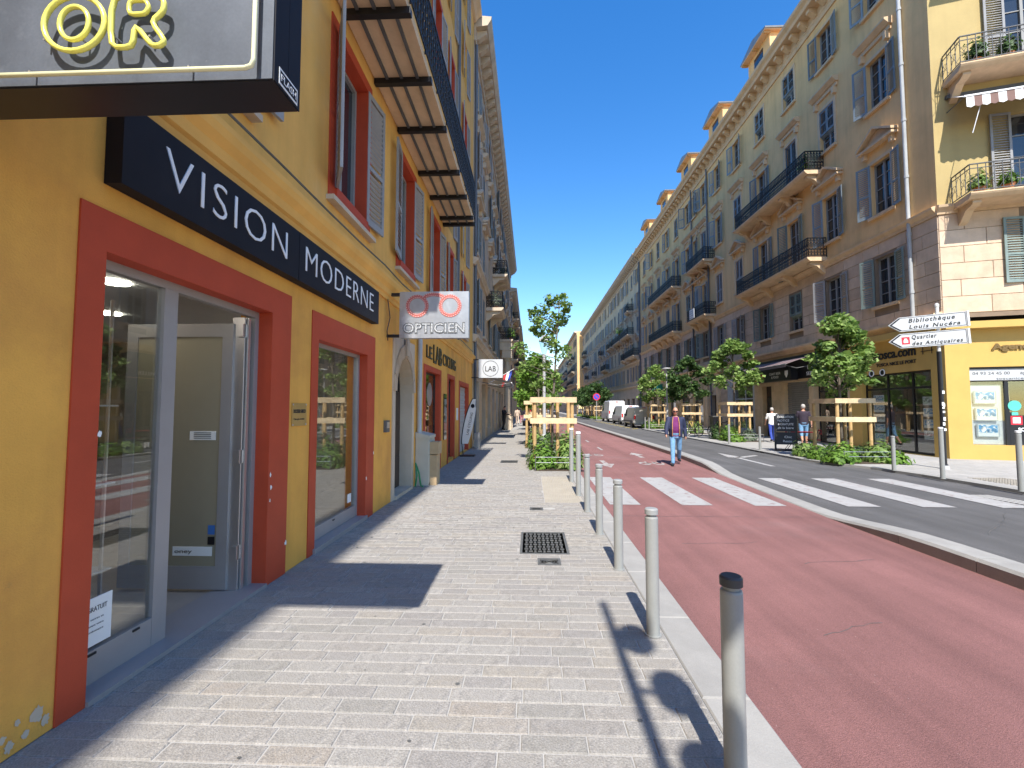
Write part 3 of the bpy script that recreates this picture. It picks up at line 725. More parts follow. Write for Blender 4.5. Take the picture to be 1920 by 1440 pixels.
# interior behind the optician's glass
A.part('interior', M['interior'], [(1.2, 7.3, 0, 2.75, -5.2, -5.1), (1.1, 1.2, 0, 2.75, -5.2, -.32), (7.3, 7.4, 0, 2.75, -5.2, -.32), ])
A.part('shop_ceiling', M['white'], [(1.1, 7.4, 2.75, 2.85, -5.2, -.30)])
A.part('shop_floor', M['tile'], [(1.1, 7.4, -.02, .012, -5.2, -.02)])
for c, n in ((2.9, -.75), (3.75, -1.15), (5.8, -.7), (5.0, -2.4), (3.2, -2.8), (6.4, -2.6)):
    m = A.mb(); m.lathe([(.11, 2.735), (.11, 2.749)], (A.u(c), n, 0), 20); m.build('ceiling_lamp', M['lampdisc'], root)
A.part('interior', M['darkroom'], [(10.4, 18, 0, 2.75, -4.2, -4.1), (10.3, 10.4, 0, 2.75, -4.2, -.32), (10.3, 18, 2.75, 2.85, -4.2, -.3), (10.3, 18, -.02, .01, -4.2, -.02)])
A.part('counter', M['shelfwood'], [(4.4, 6.6, 0, 1.0, -3.6, -2.9)])
# display shelving with spectacles (things of their own)
sh = thing('display_shelves', 'glass display shelves with spectacles behind the optician window', 'shelves', (WX-.55, 2.3, 0), 0)
MB().box(-.32, -.30, .06, .75, .1, 2.2).build('back_board', M['shelfwood'], sh)
for yy in (.3, .7): MB().tube([(.12, yy, .02), (.12, yy, 2.4)], .012, 6).build('upright', M['alu'], sh)
for i, z in enumerate((.55, .85, 1.13, 1.4, 1.66)): MB().box(-.3, .14, .05, .76, z, z+.012).build('shelf', M['glass'] if i % 2 else M['shopgrey'], sh)
k = 0
for z in (.862, 1.142, 1.412, 1.672):
    for yy in (.16, .36, .58):
        g = thing('spectacles', ['round', 'dark', 'thin', 'square', 'wide'][k % 5]+' framed spectacles on the '+{.862: 'second', 1.142: 'third', 1.412: 'fourth', 1.672: 'top'}[z]+' display shelf, '+{.16: 'nearest the window edge', .36: 'in the middle', .58: 'nearest the door'}[yy], 'spectacles', (WX-.5, 2.3+yy, z), R(-90), 'spectacles on the display shelves')
        m = MB()
        for sx in (-.034, .034): m.ring((sx, 0, .025), .024, .004, 'y', 12, 5)
        m.ring((0, 0, .03), .012, .003, 'y', 6, 4, 0, math.pi); m.build('front_frame', M['black'], g)
        for sx in (-.058, .058): MB().tube([(sx, 0, .035), (sx, -.11, .03), (sx, -.14, .012)], .003, 4).build('temple', M['black'], g)
        k += 1
for c, z in ((4.22, 1.02), (4.235, .9), (4.225, .78), (4.52, .3), (7.04, .95), (6.74, .6), (2.5, 1.5)):      # chipped paint
    m = A.mb(); q = rnd.uniform(.012, .026); m.add([(A.u(c)+q*rnd.uniform(.4, 1)*math.cos(t*.45), .0135, z+q*rnd.uniform(.6, 1.6)*math.sin(t*.45)) for t in range(14)], [tuple(range(14))]); m.build('paint_chip', M['paper'], root)
# band of mouldings over the ground floor
m = A.mb(); u0, u1 = sorted((A.u(-20), A.u(19.05)))
m.prism([(0, 3.50), (.03, 3.50), (.04, 3.56), (.07, 3.58), (.08, 3.66), (.13, 3.72), (.15, 3.78), (.15, 3.83), (.02, 3.88), (0, 3.88)], u0, u1, 'x'); m.build('moulding', M['ochre_trim'], root)
m = A.mb(); m.tube([(A.u(-5), .165, 3.9)]+[(A.u(c), .165+.008*math.sin(c*3), 3.90+.012*math.sin(c*2.1)) for c in range(-4, 19)], .012, 5); m.build('cable', M['iron_grey'], root)
m = A.mb(); m.tube([(A.u(7.55), .04, 3.5), (A.u(7.62), .06, 3.2), (A.u(7.5), .05, 2.95), (A.u(7.58), .04, 2.8)], .008, 5); m.build('loose_wire', M['black'], root)
# upper windows
for i, (a, b) in enumerate(win1):
    for k, (z0, z1) in enumerate(uz):
        c, wd = (a+b)/2, b-a
        if k in (0, 2):
            m = A.mb(); A.bx(m, a-.16, a, z0-.18, z1+.14, .001, .02); A.bx(m, b, b+.16, z0-.18, z1+.14, .001, .02); A.bx(m, a, b, z1, z1+.14, .001, .02); A.bx(m, a-.0, b, z0-.18, z0, .001, .05)
            A.bx(m, a-.001, a+.008, z0, z1, -.28, .018); A.bx(m, b-.008, b+.001, z0, z1, -.28, .018); A.bx(m, a, b, z1-.008, z1+.001, -.28, .018); m.build('red_window_surround', M['red'], root)
        o = window(A, c, z0, z1, wd, 'open', 'shut_grey', .22, a=(7, 28 if i == 4 and k == 0 else 8), bars=0)
        if k == 0: A.part('sill', M['greytrim'], [(a-.2, b+.2, z0-.24, z0-.18, 0, .1)])
# balcony on the first floor head
bz = 6.86
bal = A.part('balcony', M['trim'], [(4.75, 12.5, bz, bz+.14, .01, .88)])
for c in (5.6, 6.85, 8.1, 9.65, 10.8, 12.02, 12.45): A.part('cross_beam', M['iron'], [(c-.045, c+.045, bz-.09, bz, .01, .92)], bal)
for n in (.22, .45, .7): A.part('long_bar', M['iron_grey'], [(4.75, 12.5, bz-.035, bz-.002, n-.022, n+.022)], bal)
m = A.mb(); p = iron_panel(7.7, 1.0, dens=.14); uu = A.u(8.62); m.add([(v[0]+uu, v[1]+.9, v[2]+bz+.1) for v in p.v], p.f)
for c in (4.8, 12.45):
    p = iron_panel(.86, 1.0); m.add([(A.u(c)+v[1], .45+v[0], v[2]+bz+.1) for v in p.v], p.f)
m.build('railing', M['iron'], bal)
# roof cornice
m = A.mb(); m.prism([(0, 18.6), (.1, 18.65), (.2, 18.8), (.36, 18.95), (.36, 19.1), (0, 19.15)], u0, u1, 'x'); m.build('cornice', M['trim'], root)
m = A.mb()
for c in (14.75,): m.tube([(A.u(c), .07, 3.9), (A.u(c), .07, 18.7)], .055, 10)
m.build('drainpipe', M['pipe_dark'], root)
m = A.mb(); m.tube([(A.u(9.72), .07, 0), (A.u(9.72), .07, 3.5)], .05, 10); m.build('drainpipe', M['pipe'], root)
# flaking whitewash at the foot of the wall
for c, z, r in ((2.25, .12, .045), (2.29, .07, .03), (2.2, .06, .025), (2.16, .14, .02), (2.13, .05, .03), (2.10, .1, .022), (2.06, .06, .03)):
    m = A.mb(); m.add([(A.u(c)+r*rnd.uniform(.45, .85)*math.cos(t*.285), .003, z+r*rnd.uniform(.6, 1.1)*math.sin(t*.285)) for t in range(22)], [tuple(range(22))]); m.build('bare_plaster', M['greytrim'], root)

# signs on that building ------------------------------------------------
sg = thing('shop_sign', 'long navy fascia sign with white letters above the shop', 'sign', (WX, 2.46, 2.95))
MB().box(.003, .11, 0, 2.0, 0, .5).build('board', M['navy'], sg); MB().box(.003, .112, 2.006, 4.43, 0, .5).build('board', M['navy'], sg)
text('VISION', M['whitetext'], sg, (.112, .30, .135), R(90), size=.285, ext=.004, width=1.47, sp=1.15, bold=-.006)
text('MODERNE', M['whitetext'], sg, (.114, 2.13, .135), R(90), size=.285, ext=.004, width=2.05, sp=1.1, bold=-.006)
pq = thing('wall_plaque', 'small brass plaque with black print beside the shop door', 'plaque', (WX, 4.74, 1.58))
MB().box(.001, .012, -.15, .15, -.12, .12).build('plate', M['brass'], pq)
text('DOCTEUR GRECO', M['blacktext'], pq, (.013, -.125, .02), R(90), size=.035, ext=.001, width=.25, bold=.003)
text('Chirurgien dentiste', M['blacktext'], pq, (.013, -.12, -.055), R(90), size=.02, ext=.001, width=.22)
m = MB()
for yy in (-.135, .135):
    for zz in (-.105, .105): m.lathe([(.009, .012), (.007, .017)], (0, yy, zz), 8, 'x')
m.build('screws', M['alu'], pq)
ic = thing('intercom', 'small grey intercom box beside the arched door', 'intercom', (WX, 7.63, 1.34))
MB().box(.001, .05, -.09, .09, -.1, .1).build('housing', M['iron_grey'], ic); MB().box(.05, .056, -.06, .06, -.03, .07).build('keypad', M['alu'], ic)
# neon box
nb = thing('neon_sign', 'black box sign with yellow neon letters on a steel face', 'sign', (-.93, 1.55, 2.84))
MB().box(-1.5, -.004, .004, .176, .0, 1.1).build('housing', M['black'], nb); MB().box(-1.48, -.006, -.002, .003, .006, 1.08).build('face_plate', mat('weathered_zinc_face', (.115, .13, .158), .5, .2, 3, metal=.3, col2=(.19, .21, .245), c2s=2.2, streak=.25, fine=.06, wear=((.4, .42, .46), 22, .72)), nb)
MB().box(-.003, .001, .0, .09, .002, 1.1).build('side_panel', M['navy'], nb); MB().box(-.003, .001, .092, .18, .002, 1.1).build('side_panel', M['navy'], nb)
MB().box(-1.54, -1.5, .02, .16, .2, .3).build('bracket', M['black'], nb)
MB().tube([(-1.45, -.035, .022), (-.085, -.035, .022), (-.063, -.035, .03), (-.055, -.035, .052), (-.055, -.035, 1.0)], .0085, 8).build('border_tube', M['neonw'], nb, smooth=True)
def oval(cx, cz, rx, rz, n=28): return [(cx+rx*math.cos(2*math.pi*i/n), -.04, cz+rz*math.sin(2*math.pi*i/n)) for i in range(n)]
MB().tube(oval(-.725, .207, .115, .105), .0095, 8, closed=True).tube(oval(-.725, .207, .055, .063), .0085, 8, closed=True).build('neon_letter', M['neon'], nb, smooth=True)
def rpath(pts, cl=True):
    out = []; n = len(pts)
    for i in range(n):   # corner rounding
        p0, p1, p2 = Vector(pts[i-1]), Vector(pts[i]), Vector(pts[(i+1) % n]); k = .3
        for s_ in (0, .5, 1): a, b = p1.lerp(p0, k*(1-s_)), p1.lerp(p2, k*s_); out.append(a.lerp(b, s_))
    return [(p.x, -.04, p.y) for p in out]
MB().tube(rpath([(-.585, .11), (-.585, .31), (-.45, .31), (-.39, .285), (-.39, .24), (-.435, .2), (-.38, .128), (-.40, .11), (-.43, .112), (-.495, .195), (-.5, .108)]), .0095, 8, closed=True).tube(rpath([(-.52, .232), (-.52, .285), (-.46, .285), (-.445, .258), (-.46, .232)]), .008, 8, closed=True).build('neon_letter', M['neon'], nb, smooth=True)
m = MB()
for dx, dz in ((-.85, .16), (-.70, .15), (-.58, .16), (-.45, .16), (-.3, .04), (-.9, .04)): m.tube([(dx, .0, dz), (dx, -.03, dz)], .004, 5)
m.build('tube_support', M['alu'], nb)
lg = MB().box(.001, .0025, .03, .16, .012, .075).build('maker_label', M['paper'], nb)
MB().box(.0026, .0032, .036, .154, .02, .067).build('label_field', M['navy'], lg)
text('FLASH', M['whitetext'], nb, (.0036, .042, .03), R(90), size=.028, ext=.0004, width=.106, name='label_print')
# optician's hanging sign
os_ = thing('optician_sign', 'brushed steel hanging sign with red spectacle rings', 'sign', (-1.05, 7.6, 2.84))
MB().box(-1.19, 0, 0, .12, 0, .8).build('panel', M['silver'], os_)
for z in (.02, .74): MB().box(-1.42, -1.19, .03, .09, z, z+.05).build('bracket', M['black'], os_)
m = MB(); d = MB()
def band(cx, cz, r, a0=0, a1=2*math.pi, n=28):
    for i in range(n):
        a, b = a0+(a1-a0)*i/n, a0+(a1-a0)*(i+1)/n
        m.add([(cx+q*math.cos(t), -.004, cz+q*math.sin(t)) for t in (a, b) for q in (r-.032, r+.032)], [(0,1,3,2)])
        for q in (r-.018, r+.018):
            t = a+(.5 if q > r else 0)*(b-a); d.lathe([(.009, -.012), (.006, -.014)], (cx+q*math.cos(t), 0, cz+q*math.sin(t)), 6, 'y')
band(-.885, .55, .165); band(-.32, .55, .165); band(-.6, .42, .33, R(60), R(120), 10)
m.build('spectacle_emblem', mat('faded_red_band', (.52, .13, .11), .5, .1), os_); d.build('lamp_dots', mat('pale_red_dot', (.85, .6, .55), .3), os_)
text('OPTICIEN', mat('dot_lettering', (.12, .125, .13), .4, .5, 60), os_, (-1.13, -.005, .09), 0, size=.175, ext=.003, width=1.07, bold=.012)
text('OPTICIEN', mat('speckled_lettering', (.42, .43, .44), .5, .6, 60, detail=1), os_, (-1.12, -.010, .097), 0, size=.16, ext=.001, width=1.05)
# LAB shop lettering and signs
lb = thing('shop_lettering', 'dark thin letters on the ochre cycling shop wall', 'lettering', (WX, 10.5, 2.85))
for s_, y0, wd, sz in (('LE', .05, .6, .32), ('LAB', .82, 1.05, .5), ('CYCLING', 2.05, 2.15, .35)):
    text(s_, M['darkgold'], lb, (.02, y0, 0 if sz < .4 else -.06), R(90), size=sz, ext=.012, width=wd, name='lettering_'+s_.lower())
ls = thing('hanging_sign', 'white hanging box sign with circled letters beyond the cycling shop', 'sign', (-1.16, 18.7, 2.9))
MB().box(-1.0, 0, 0, .12, 0, .77).build('panel', M['signwhite'], ls)
for z in (-.01, .74): MB().box(-1.3, -.1, .04, .08, z, z+.04).build('bracket', M['black'], ls)
MB().ring((-.5, -.004, .385), .32, .008, 'y', 30, 4).build('circle_emblem', M['blacktext'], ls); text('LAB', M['blacktext'], ls, (-.72, -.006, .27), 0, size=.23, ext=.002, width=.44)
ff = thing('feather_banner', 'white feather banner with black edge leaning at the cycling shop', 'banner', (-2.02, 15.6, 0))
n = 14; L_ = []; R_ = []
for i in range(n+1):
    t = i/n; z = .42+1.55*t; c = -.25+.27*t+.06*t*t; wd = .165*(math.sin(math.pi*min(1, .15+t*.8))**.5); L_.append((c-wd, z)); R_.append((c+wd*(1 if t < .85 else .7), z))
MB().prism(L_+R_[::-1], 0, .01, 'y').build('cloth', M['whitecloth'], ff); e = [(x, -.002, z) for x, z in L_]+[(R_[-1][0], -.002, R_[-1][1]+.01)]; MB().tube(e, .018, 6).build('pole', M['black'], ff)
MB().box(-.4, .1, -.15, .2, 0, .04).tube([(-.3, 0, .02), (L_[0][0], 0, .52)], .014, 6).build('foot', M['black'], ff)
MB().lathe([(.07, -.006), (.07, -.004)], (.02, 0, 1.72), 16, 'y').build('round_emblem', M['navy'], ff)
t = text('LAB CYCLING', M['blacktext'], ff, (-.13, -.006, .72), 0, size=.085, ext=.001, width=.78); t.rotation_euler = (0, R(-78), 0)
# utility cabinet and hose
cb = thing('utility_cabinet', 'beige utility cabinet by the arched doorway', 'cabinet', (-2.28, 9.95, 0))
MB().box(-.18, .10, -.3, .3, 0, 1.0).prism([(-.18, 1.0), (.12, 1.0), (.12, 1.06), (-.18, 1.13)], -.32, .32, 'y').build('body', M['cabinet'], cb)
MB().box(.1, .112, -.27, -.02, .06, .95).build('door', M['cabinet'], cb); MB().box(.1, .112, .02, .27, .06, .95).build('door', M['cabinet'], cb)
bxs = MB().box(.115, .30, -.24, .12, .66, .92).box(.115, .26, -.22, .14, .0, .64); tag(bxs.build('cardboard_box', M['cardboard'], None, (-2.28, 9.95, 0)), 'stacked flat brown cardboard against the beige cabinet', 'box')
hs = MB().tube([(-2.4, 9.42, .02), (-2.36, 9.40, .25), (-2.4, 9.44, .5), (-2.34, 9.48, .3), (-2.3, 9.5, .02), (-2.25, 9.46, .02)], .018, 6)
tag(hs.build('garden_hose', M['hose'], None), 'green hose hanging beside the beige cabinet', 'hose')
tag(MB().box(-.11, .11, -.2, .2, 0, .62).build('stone_block', M['granite'], None, (-2.2, 18.7, 0)), 'pale stone block standing at the end of the cycling shop', 'stone block')

# ================================================================== RIGHT: long ochre apartment block on the corner
Y0, Y1 = 15.4, 56.2
root = thing('corner_apartment_block', 'long ochre corner apartment block with shutters, pediments and iron balconies', 'building', (RX, Y0, 0), R(90))
B = Fac(root, 0, 1, Y0)
EA = 15
E_ = Fac(root, R(90-EA), -1, RX)         # end wall, turned towards the junction
def ew(c, n=0, z=0): t = c-RX; return (RX+t*math.cos(R(EA))-n*math.sin(R(EA)), Y0-t*math.sin(R(EA))-n*math.cos(R(EA)), z)
bays = [17.72, 20.7, 23.6, 26.65, 29.7, 32.8, 35.55, 37.4, 39.2, 42.1, 45.1, 48.1, 51.0, 54.0]
fl = [(5.62, 7.5), (9.2, 11.3), (13.45, 15.45), (17.45, 19.25)]
balbays = {23.6, 26.65, 35.55, 42.1, 45.1, 48.1}
holes1 = []
for c in bays:
    for k, (z0, z1) in enumerate(fl):
        zz = z0-(.85 if k in (1, 2) and c in balbays else 0); holes1.append((c-.5, c+.5, zz, z1, k, c))
B.wall('upper_wall', M['wall_r'], Y0, Y1, 8.1, 20.4, [h[:4] for h in holes1 if h[4] > 0], .26)
B.wall('first_floor_wall', M['ashlar_base'], Y0, Y1, 4.6, 8.1, [h[:4] for h in holes1 if h[4] == 0], .26)
ashlar(B, Y0, 34.3, 4.75, 8.08, [(h[0]-.1, h[1]+.1, h[2]-.12, h[3]+.1) for h in holes1 if h[4] == 0], 'ashlar', .48, 1.1, seed=4)
ashlar(B, 34.7, Y1, 4.75, 8.08, [(h[0]-.1, h[1]+.1, h[2]-.12, h[3]+.1) for h in holes1 if h[4] == 0], 'ashlar', .48, 1.1, single=False, seed=5)
for h in holes1:
    z0, z1, k, c = h[2], h[3], h[4], h[5]
    r = rnd.random(); mode = 'open' if r < .62 else ('closed' if r < .8 else 'flap')
    if c in (17.72, ) or (c == 20.7 and k in (0, 1)): mode = 'open'
    if c == 20.7 and k == 2: mode = 'flap'
    if c == 23.6 and k in (0, 3): mode = 'flap'
    if c == 26.65 and k == 3: mode = 'flap'
    if c in (29.7, 32.8) and k == 1: mode = 'closed'
    if z0 < fl[k][0]-.1 and mode == 'flap': mode = 'open'
    smt = 'shut_blue' if rnd.random() < .6 or k > 1 else ('shut_green' if rnd.random() < .5 else 'shut_grey')
    if k == 0: smt = rnd.choice(('shut_green', 'shut_grey', 'shut_grey'))
    window(B, c, z0, z1, 1.0, mode, smt, .2, a=(rnd.choice((5, 9, 16, 30, 48)), rnd.choice((5, 9, 16, 30, 60))) if c != 17.72 else (12, 22))
    if z0 > fl[k][0]-.1: B.part('sill', M['trim'], [(c-.62, c+.62, z0-.12, z0-.01, 0, .12)])
    m = B.mb(); t = .13
    if k:
        for q in ((c-.5-t, c-.5, z0, z1+t), (c+.5, c+.5+t, z0, z1+t), (c-.5, c+.5, z1, z1+t)): B.bx(m, *q, .001, .035)
        m.build('window_architrave', M['trim'], root)
    if k == 1: pediment(B, c, z1+.66, 1.7, True, 'trim')
    if k == 2: pediment(B, c, z1+.55, 1.6, False, 'trim')
def course(fac, c0, c1, prof, mt, name='string_course'):
    m = fac.mb(); u0, u1 = sorted((fac.u(c0), fac.u(c1))); m.prism(prof, u0, u1, 'x'); return m.build(name, M[mt], fac.root)
SC = [(0, 8.08), (.06, 8.08), (.08, 8.18), (.18, 8.28), (.2, 8.36), (.02, 8.42), (0, 8.42)]
course(B, Y0, Y1, SC, 'trim'); course(B, Y0, Y1, [(0, 4.45), (.1, 4.45), (.16, 4.6), (.3, 4.68), (.3, 4.78), (0, 4.84)], 'trim')
CN = [(0, 19.75), (.06, 19.75), (.08, 19.95), (.12, 20.0), (.12, 20.42), (.62, 20.46), (.66, 20.62), (.8, 20.75), (.82, 20.9), (0, 21.0)]
course(B, Y0-.1, Y1, CN, 'trim', 'cornice'); modillions(B, Y0-.5, Y1, 20.06, .72, .24, .36, .5, 'trim')
balcony(B, 21.0, 28.3, 8.55, .88, brackets=4); balcony(B, 21.0, 28.3, 12.65, .88, brackets=4)
b_ = balcony(B, 33.5, 37.3, 8.55, .85, brackets=3); balcony(B, 33.5, 37.3, 12.65, .85, brackets=3)
balcony(B, 41.0, 49.4, 8.55, .85, brackets=5); balcony(B, 41.0, 49.4, 12.65, .85, brackets=5)
bn = tag(MB().box(-.03, 0, -.5, .5, -.75, .0).build('banner', M['paper'], None, (RX-.9, 35.9, 9.4)), 'white cloth banner with print hung on the balcony rail', 'banner')
for i in range(4): text(('SALLE', 'VENTE', 'A LOUER', 'ICI')[i], M['iron_grey'], bn, (-.034, .4, -.2-i*.17), R(-90), size=.1, ext=.001, width=.8)
for c, mt, z0, z1 in ((16.45, 'pipe', 4.7, 20), (34.55, 'pipe_dark', .2, 20), (37.95, 'pipe_dark', 4.8, 20), (56.1, 'pipe_dark', .2, 20)):
    m = B.mb(); m.tube([(B.u(c), .09, z0), (B.u(c), .09, z1)], .06, 10)
    for z in np.arange(z0+1, z1, 2.1): m.tube([(B.u(c), .09, z), (B.u(c), .09, z+.1)], .075, 10)
    m.build('drainpipe', M[mt], root)
# end wall
eh = [(15.8, 16.9, 5.65, 7.75), (15.6, 16.7, 8.4, 11.2), (15.6, 16.7, 12.6, 15.4), (15.6, 16.7, 16.7, 19.2)]
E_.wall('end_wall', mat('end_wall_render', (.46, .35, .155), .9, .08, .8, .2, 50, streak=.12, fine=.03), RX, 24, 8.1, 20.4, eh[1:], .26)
E_.wall('end_first_floor', M['ashlar_base'], RX, 24, 4.6, 8.1, eh[:1], .26)
ashlar(E_, RX, 20, 4.75, 8.08, [(15.7, 17.0, 5.5, 7.9)], 'ashlar', .55, 1.35, seed=9)
course(E_, RX-.05, 24, SC, 'trim'); course(E_, RX-.1, 24, CN, 'trim', 'cornice')
window(E_, 16.35, 5.65, 7.75, 1.1, 'open', 'shut_green', .2, a=(8, 5))
for a, b, z0, z1 in eh[1:]: window(E_, 16.15, z0, z1, 1.1, 'open', 'shut_grey', .2, a=(8, 5))
balcony(E_, 13.98, 19.5, 8.35, .95, brackets=3, mt='iron_grey', light=True); balcony(E_, 13.9, 19.5, 12.55, .95, brackets=3, mt='iron_grey', light=True); balcony(E_, 13.9, 19.5, 16.65, .95, brackets=3, mt='iron_grey', light=True)
B.part('roof', M['terracotta'], [(Y0, Y1, 20.9, 21.0, -10, -.1)]); B.part('rear_wall', M['wall_r'], [(Y0+.3, Y1-.01, 0, 20.4, -9, -8.8)])
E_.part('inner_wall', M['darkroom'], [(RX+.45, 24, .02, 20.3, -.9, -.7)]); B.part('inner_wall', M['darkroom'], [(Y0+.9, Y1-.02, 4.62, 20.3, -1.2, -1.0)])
B.part('far_gable', M['wall_r2'], [(Y1-.02, Y1, 0, 20.6, -9, -.01)])
for i, c in enumerate((26.4, 32.7, 39.0, 45.5, 52.4)):      # rooftop dormers
    m = B.mb(); B.bx(m, c-1.25, c+1.25, 21, 22.95, -1.9, .05); d = m.build('dormer', M['wall_r'], root)
    m = B.mb(); u = B.u(c); m.prism([(u-1.5, 22.98), (u+1.5, 22.98), (u+1.52, 23.06), (u+.1, 23.45), (u-.1, 23.45), (u-1.52, 23.06)], -2.3, .42, 'y'); m.build('dormer_roof', M['zinc'], d)
    B.part('dormer_eaves', M['trim'], [(c-1.45, c+1.45, 22.92, 22.975, -2.2, .42)], d); B.part('pane', M['pane'], [(c-.5, c+.5, 21.4, 22.6, .05, .07)], d)
    for q in (-1.3, 0, 1.3): B.part('eaves_bracket', M['wood'], [(c+q-.05, c+q+.05, 22.8, 22.915, .05, .4)], d)
# striped awning over the end-wall window
aw = thing('striped_awning', 'brown and cream striped awning under the corner balcony', 'awning', ew(15.45, 0, 12.08), R(-EA))
for i in range(14):
    x0, x1 = -1.45+i*.2, -1.25+i*.2; mt = M['stripe'] if i % 2 else M['whitecloth']
    MB().add([(x0, -.05, -.05), (x1, -.05, -.05), (x1, -.95, -.62), (x0, -.95, -.62), (x0, -.96, -.95), ((x0+x1)/2, -.97, -1.0), (x1, -.96, -.95)], [(0,1,2,3), (3,2,6,5,4)]).build('cloth_stripe', mt, aw)
MB().box(-1.5, 1.35, -.97, -.93, -.63, -.58).build('front_bar', M['white'], aw); MB().box(-1.5, 1.35, -.12, .0, -.1, .02).build('cassette', M['iron_grey'], aw)
for x in (-1.47, 1.32): MB().tube([(x, -.02, -.55), (x, -.9, -.6)], .015, 6).build('arm', M['iron_grey'], aw)
MB().tube([(-1.0, -.9, -.65), (-1.25, -.8, -1.75)], .012, 5).build('crank', M['white'], aw)

# ---- ground floor shops of that block
g_open = [(15.95, 19.25, .02, 2.98), (20.05, 22.4, .02, 3.1), (22.75, 24.85, .02, 3.0), (26.2, 27.2, .02, 2.9), (28.35, 31.2, .3, 3.2), (36.4, 38.6, .02, 3.0), (39.6, 41.8, .3, 3.0), (43.2, 45.2, .02, 3.0), (46.4, 48.4, .6, 2.8), (49.6, 51.4, .02, 3.0), (52.6, 54.6, .5, 2.9)]
B.wall('shop_wall', M['yellow_shop'], Y0, 19.9, 0, 4.45, g_open[:1], .4)
B.wall('shop_wall', M['tan_block'], 19.9, 28.15, 0, 4.45, g_open[1:4], .35)
B.wall('shop_wall', M['shopgrey'], 28.15, 31.9, 0, 4.45, g_open[4:5], .3)
B.wall('shop_wall', M['greytrim'], 31.9, 36.1, 0, 4.45, [(33.55, 34.75, 0, 2.6)], .35)
B.wall('shop_wall', M['wall_r'], 36.1, Y1, 0, 4.45, g_open[5:], .3)
ashlar(B, 24.87, 26.18, .1, 3.05, [], 'tan_block', .5, .65, seed=3); ashlar(B, 27.22, 28.1, .1, 3.05, [], 'tan_block', .5, .6, seed=6); ashlar(B, 22.42, 22.73, .1, 3.05, [], 'tan_block', .5, .5, seed=7)
ashlar(B, 31.95, 33.35, .1, 4.2, [], 'ashlar', .5, .8, seed=8); ashlar(B, 34.95, 36.05, .1, 4.2, [], 'ashlar', .5, .8, seed=10); ashlar(B, 36.15, Y1, .05, 4.3, [(a-.05, b+.05, c-.05, d+.05) for a, b, c, d in g_open[5:]], 'tan_block', .6, 1.2, single=False, seed=11)
def glazing(fac, c0, c1, z0, z1, cuts, zb, mt, d=-.2, t=.07):
    m = fac.mb(); cs = [c0]+cuts+[c1]
    for c in cs: fac.bx(m, c-t/2 if c not in (c0,) else c, c+t/2 if c != c1 else c, z0, z1, d-.06, d)
    for z in [z0, z1-t]+zb:
        for a, b in zip(cs, cs[1:]): fac.bx(m, a+t/2, b-t/2, z, z+t, d-.055, d-.004)
    f = m.build('shop_frame', M[mt], fac.root)
    for a, b in zip(cs, cs[1:]):
        zl = [z0]+zb+[z1-t]
        for p, q in zip(zl, zl[1:]): fac.part('pane', M['glass'], [(a+t/2, b-t/2, p+t, q, d-.035, d-.025)], f)
    return f
def room(fac, c0, c1, z1, depth, mt):
    fac.part('shop_room', M[mt], [(c0, c1, 0, z1, -depth-.1, -depth), (c0-.1, c0, 0, z1, -depth, -.42), (c1, c1+.1, 0, z1, -depth, -.42), (c0, c1, z1, z1+.08, -depth, -.42)]); fac.part('shop_floor', M['tile'], [(c0, c1, -.03, .012, -depth, -.05)])
glazing(B, 15.95, 19.25, .02, 2.98, [16.95, 18.1], [2.35], 'black'); room(B, 15.7, 19.6, 3.1, 4.0, 'pale_int')
for i, (c, n) in enumerate([(16.4, -.32)]*4+[(18.7, -.32)]*5):
    z = (.55, .95, 1.35, 1.75)[i] if i < 4 else (.35, .72, 1.1, 1.48, 1.86)[i-4]
    o = thing('listing_card', ['picture card hung '+w+' in the agency window beside the post' for w in ('lowest', 'second', 'third', 'topmost')][i] if i < 4 else 'picture card hung '+('lowest', 'second', 'third', 'fourth', 'topmost')[i-4]+' in the agency window nearest the cafe', 'card', (RX+.3, c, z), R(-90), 'property cards in the agency windows')
    MB().box(-.27, .27, -.012, 0, 0, .3).build('card', M['paper'], o); MB().box(-.23, .23, -.016, -.0125, .09, .27).build('picture', M['photo1' if i % 3 else 'photo2'], o)
ft = thing('shop_lettering', 'black lowercase web address on the ochre agency fascia', 'lettering', (RX, 15.6, 3.45))
text('agencetosca.com', M['blacktext'], ft, (-.02, 4.0, .08), R(-90), size=.36, ext=.012, width=3.1, bold=.008); text('TOSCA NICE LE PORT', M['blacktext'], ft, (-.015, 2.75, -.2), R(-90), size=.13, ext=.006, width=1.85, bold=.003)
m = MB()
for a in (.25, .6): m.box(-.02, -.01, a, a+.02, .05, .42)
m.box(-.02, -.01, .15, .75, .36, .38).box(-.02, -.01, .2, .7, .15, .17).build('emblem', M['blacktext'], ft)
for c in (18.05, 18.6):
    o = thing('wall_vent', 'round black vent in the ochre agency fascia, '+('nearer the post' if c < 18.3 else 'nearer the cafe'), 'vent', (RX, c, 3.02)); MB().lathe([(.10, -.02), (.10, 0)], (0,0,0), 20, 'x').build('opening', M['black'], o); MB().ring((-.02, 0, 0), .115, .02, 'x', 20, 6).build('rim', M['white'], o)
B.part('canopy', M['yellow_shop'], [(Y0-.1, 19.95, 4.2, 4.42, .0, .34)])
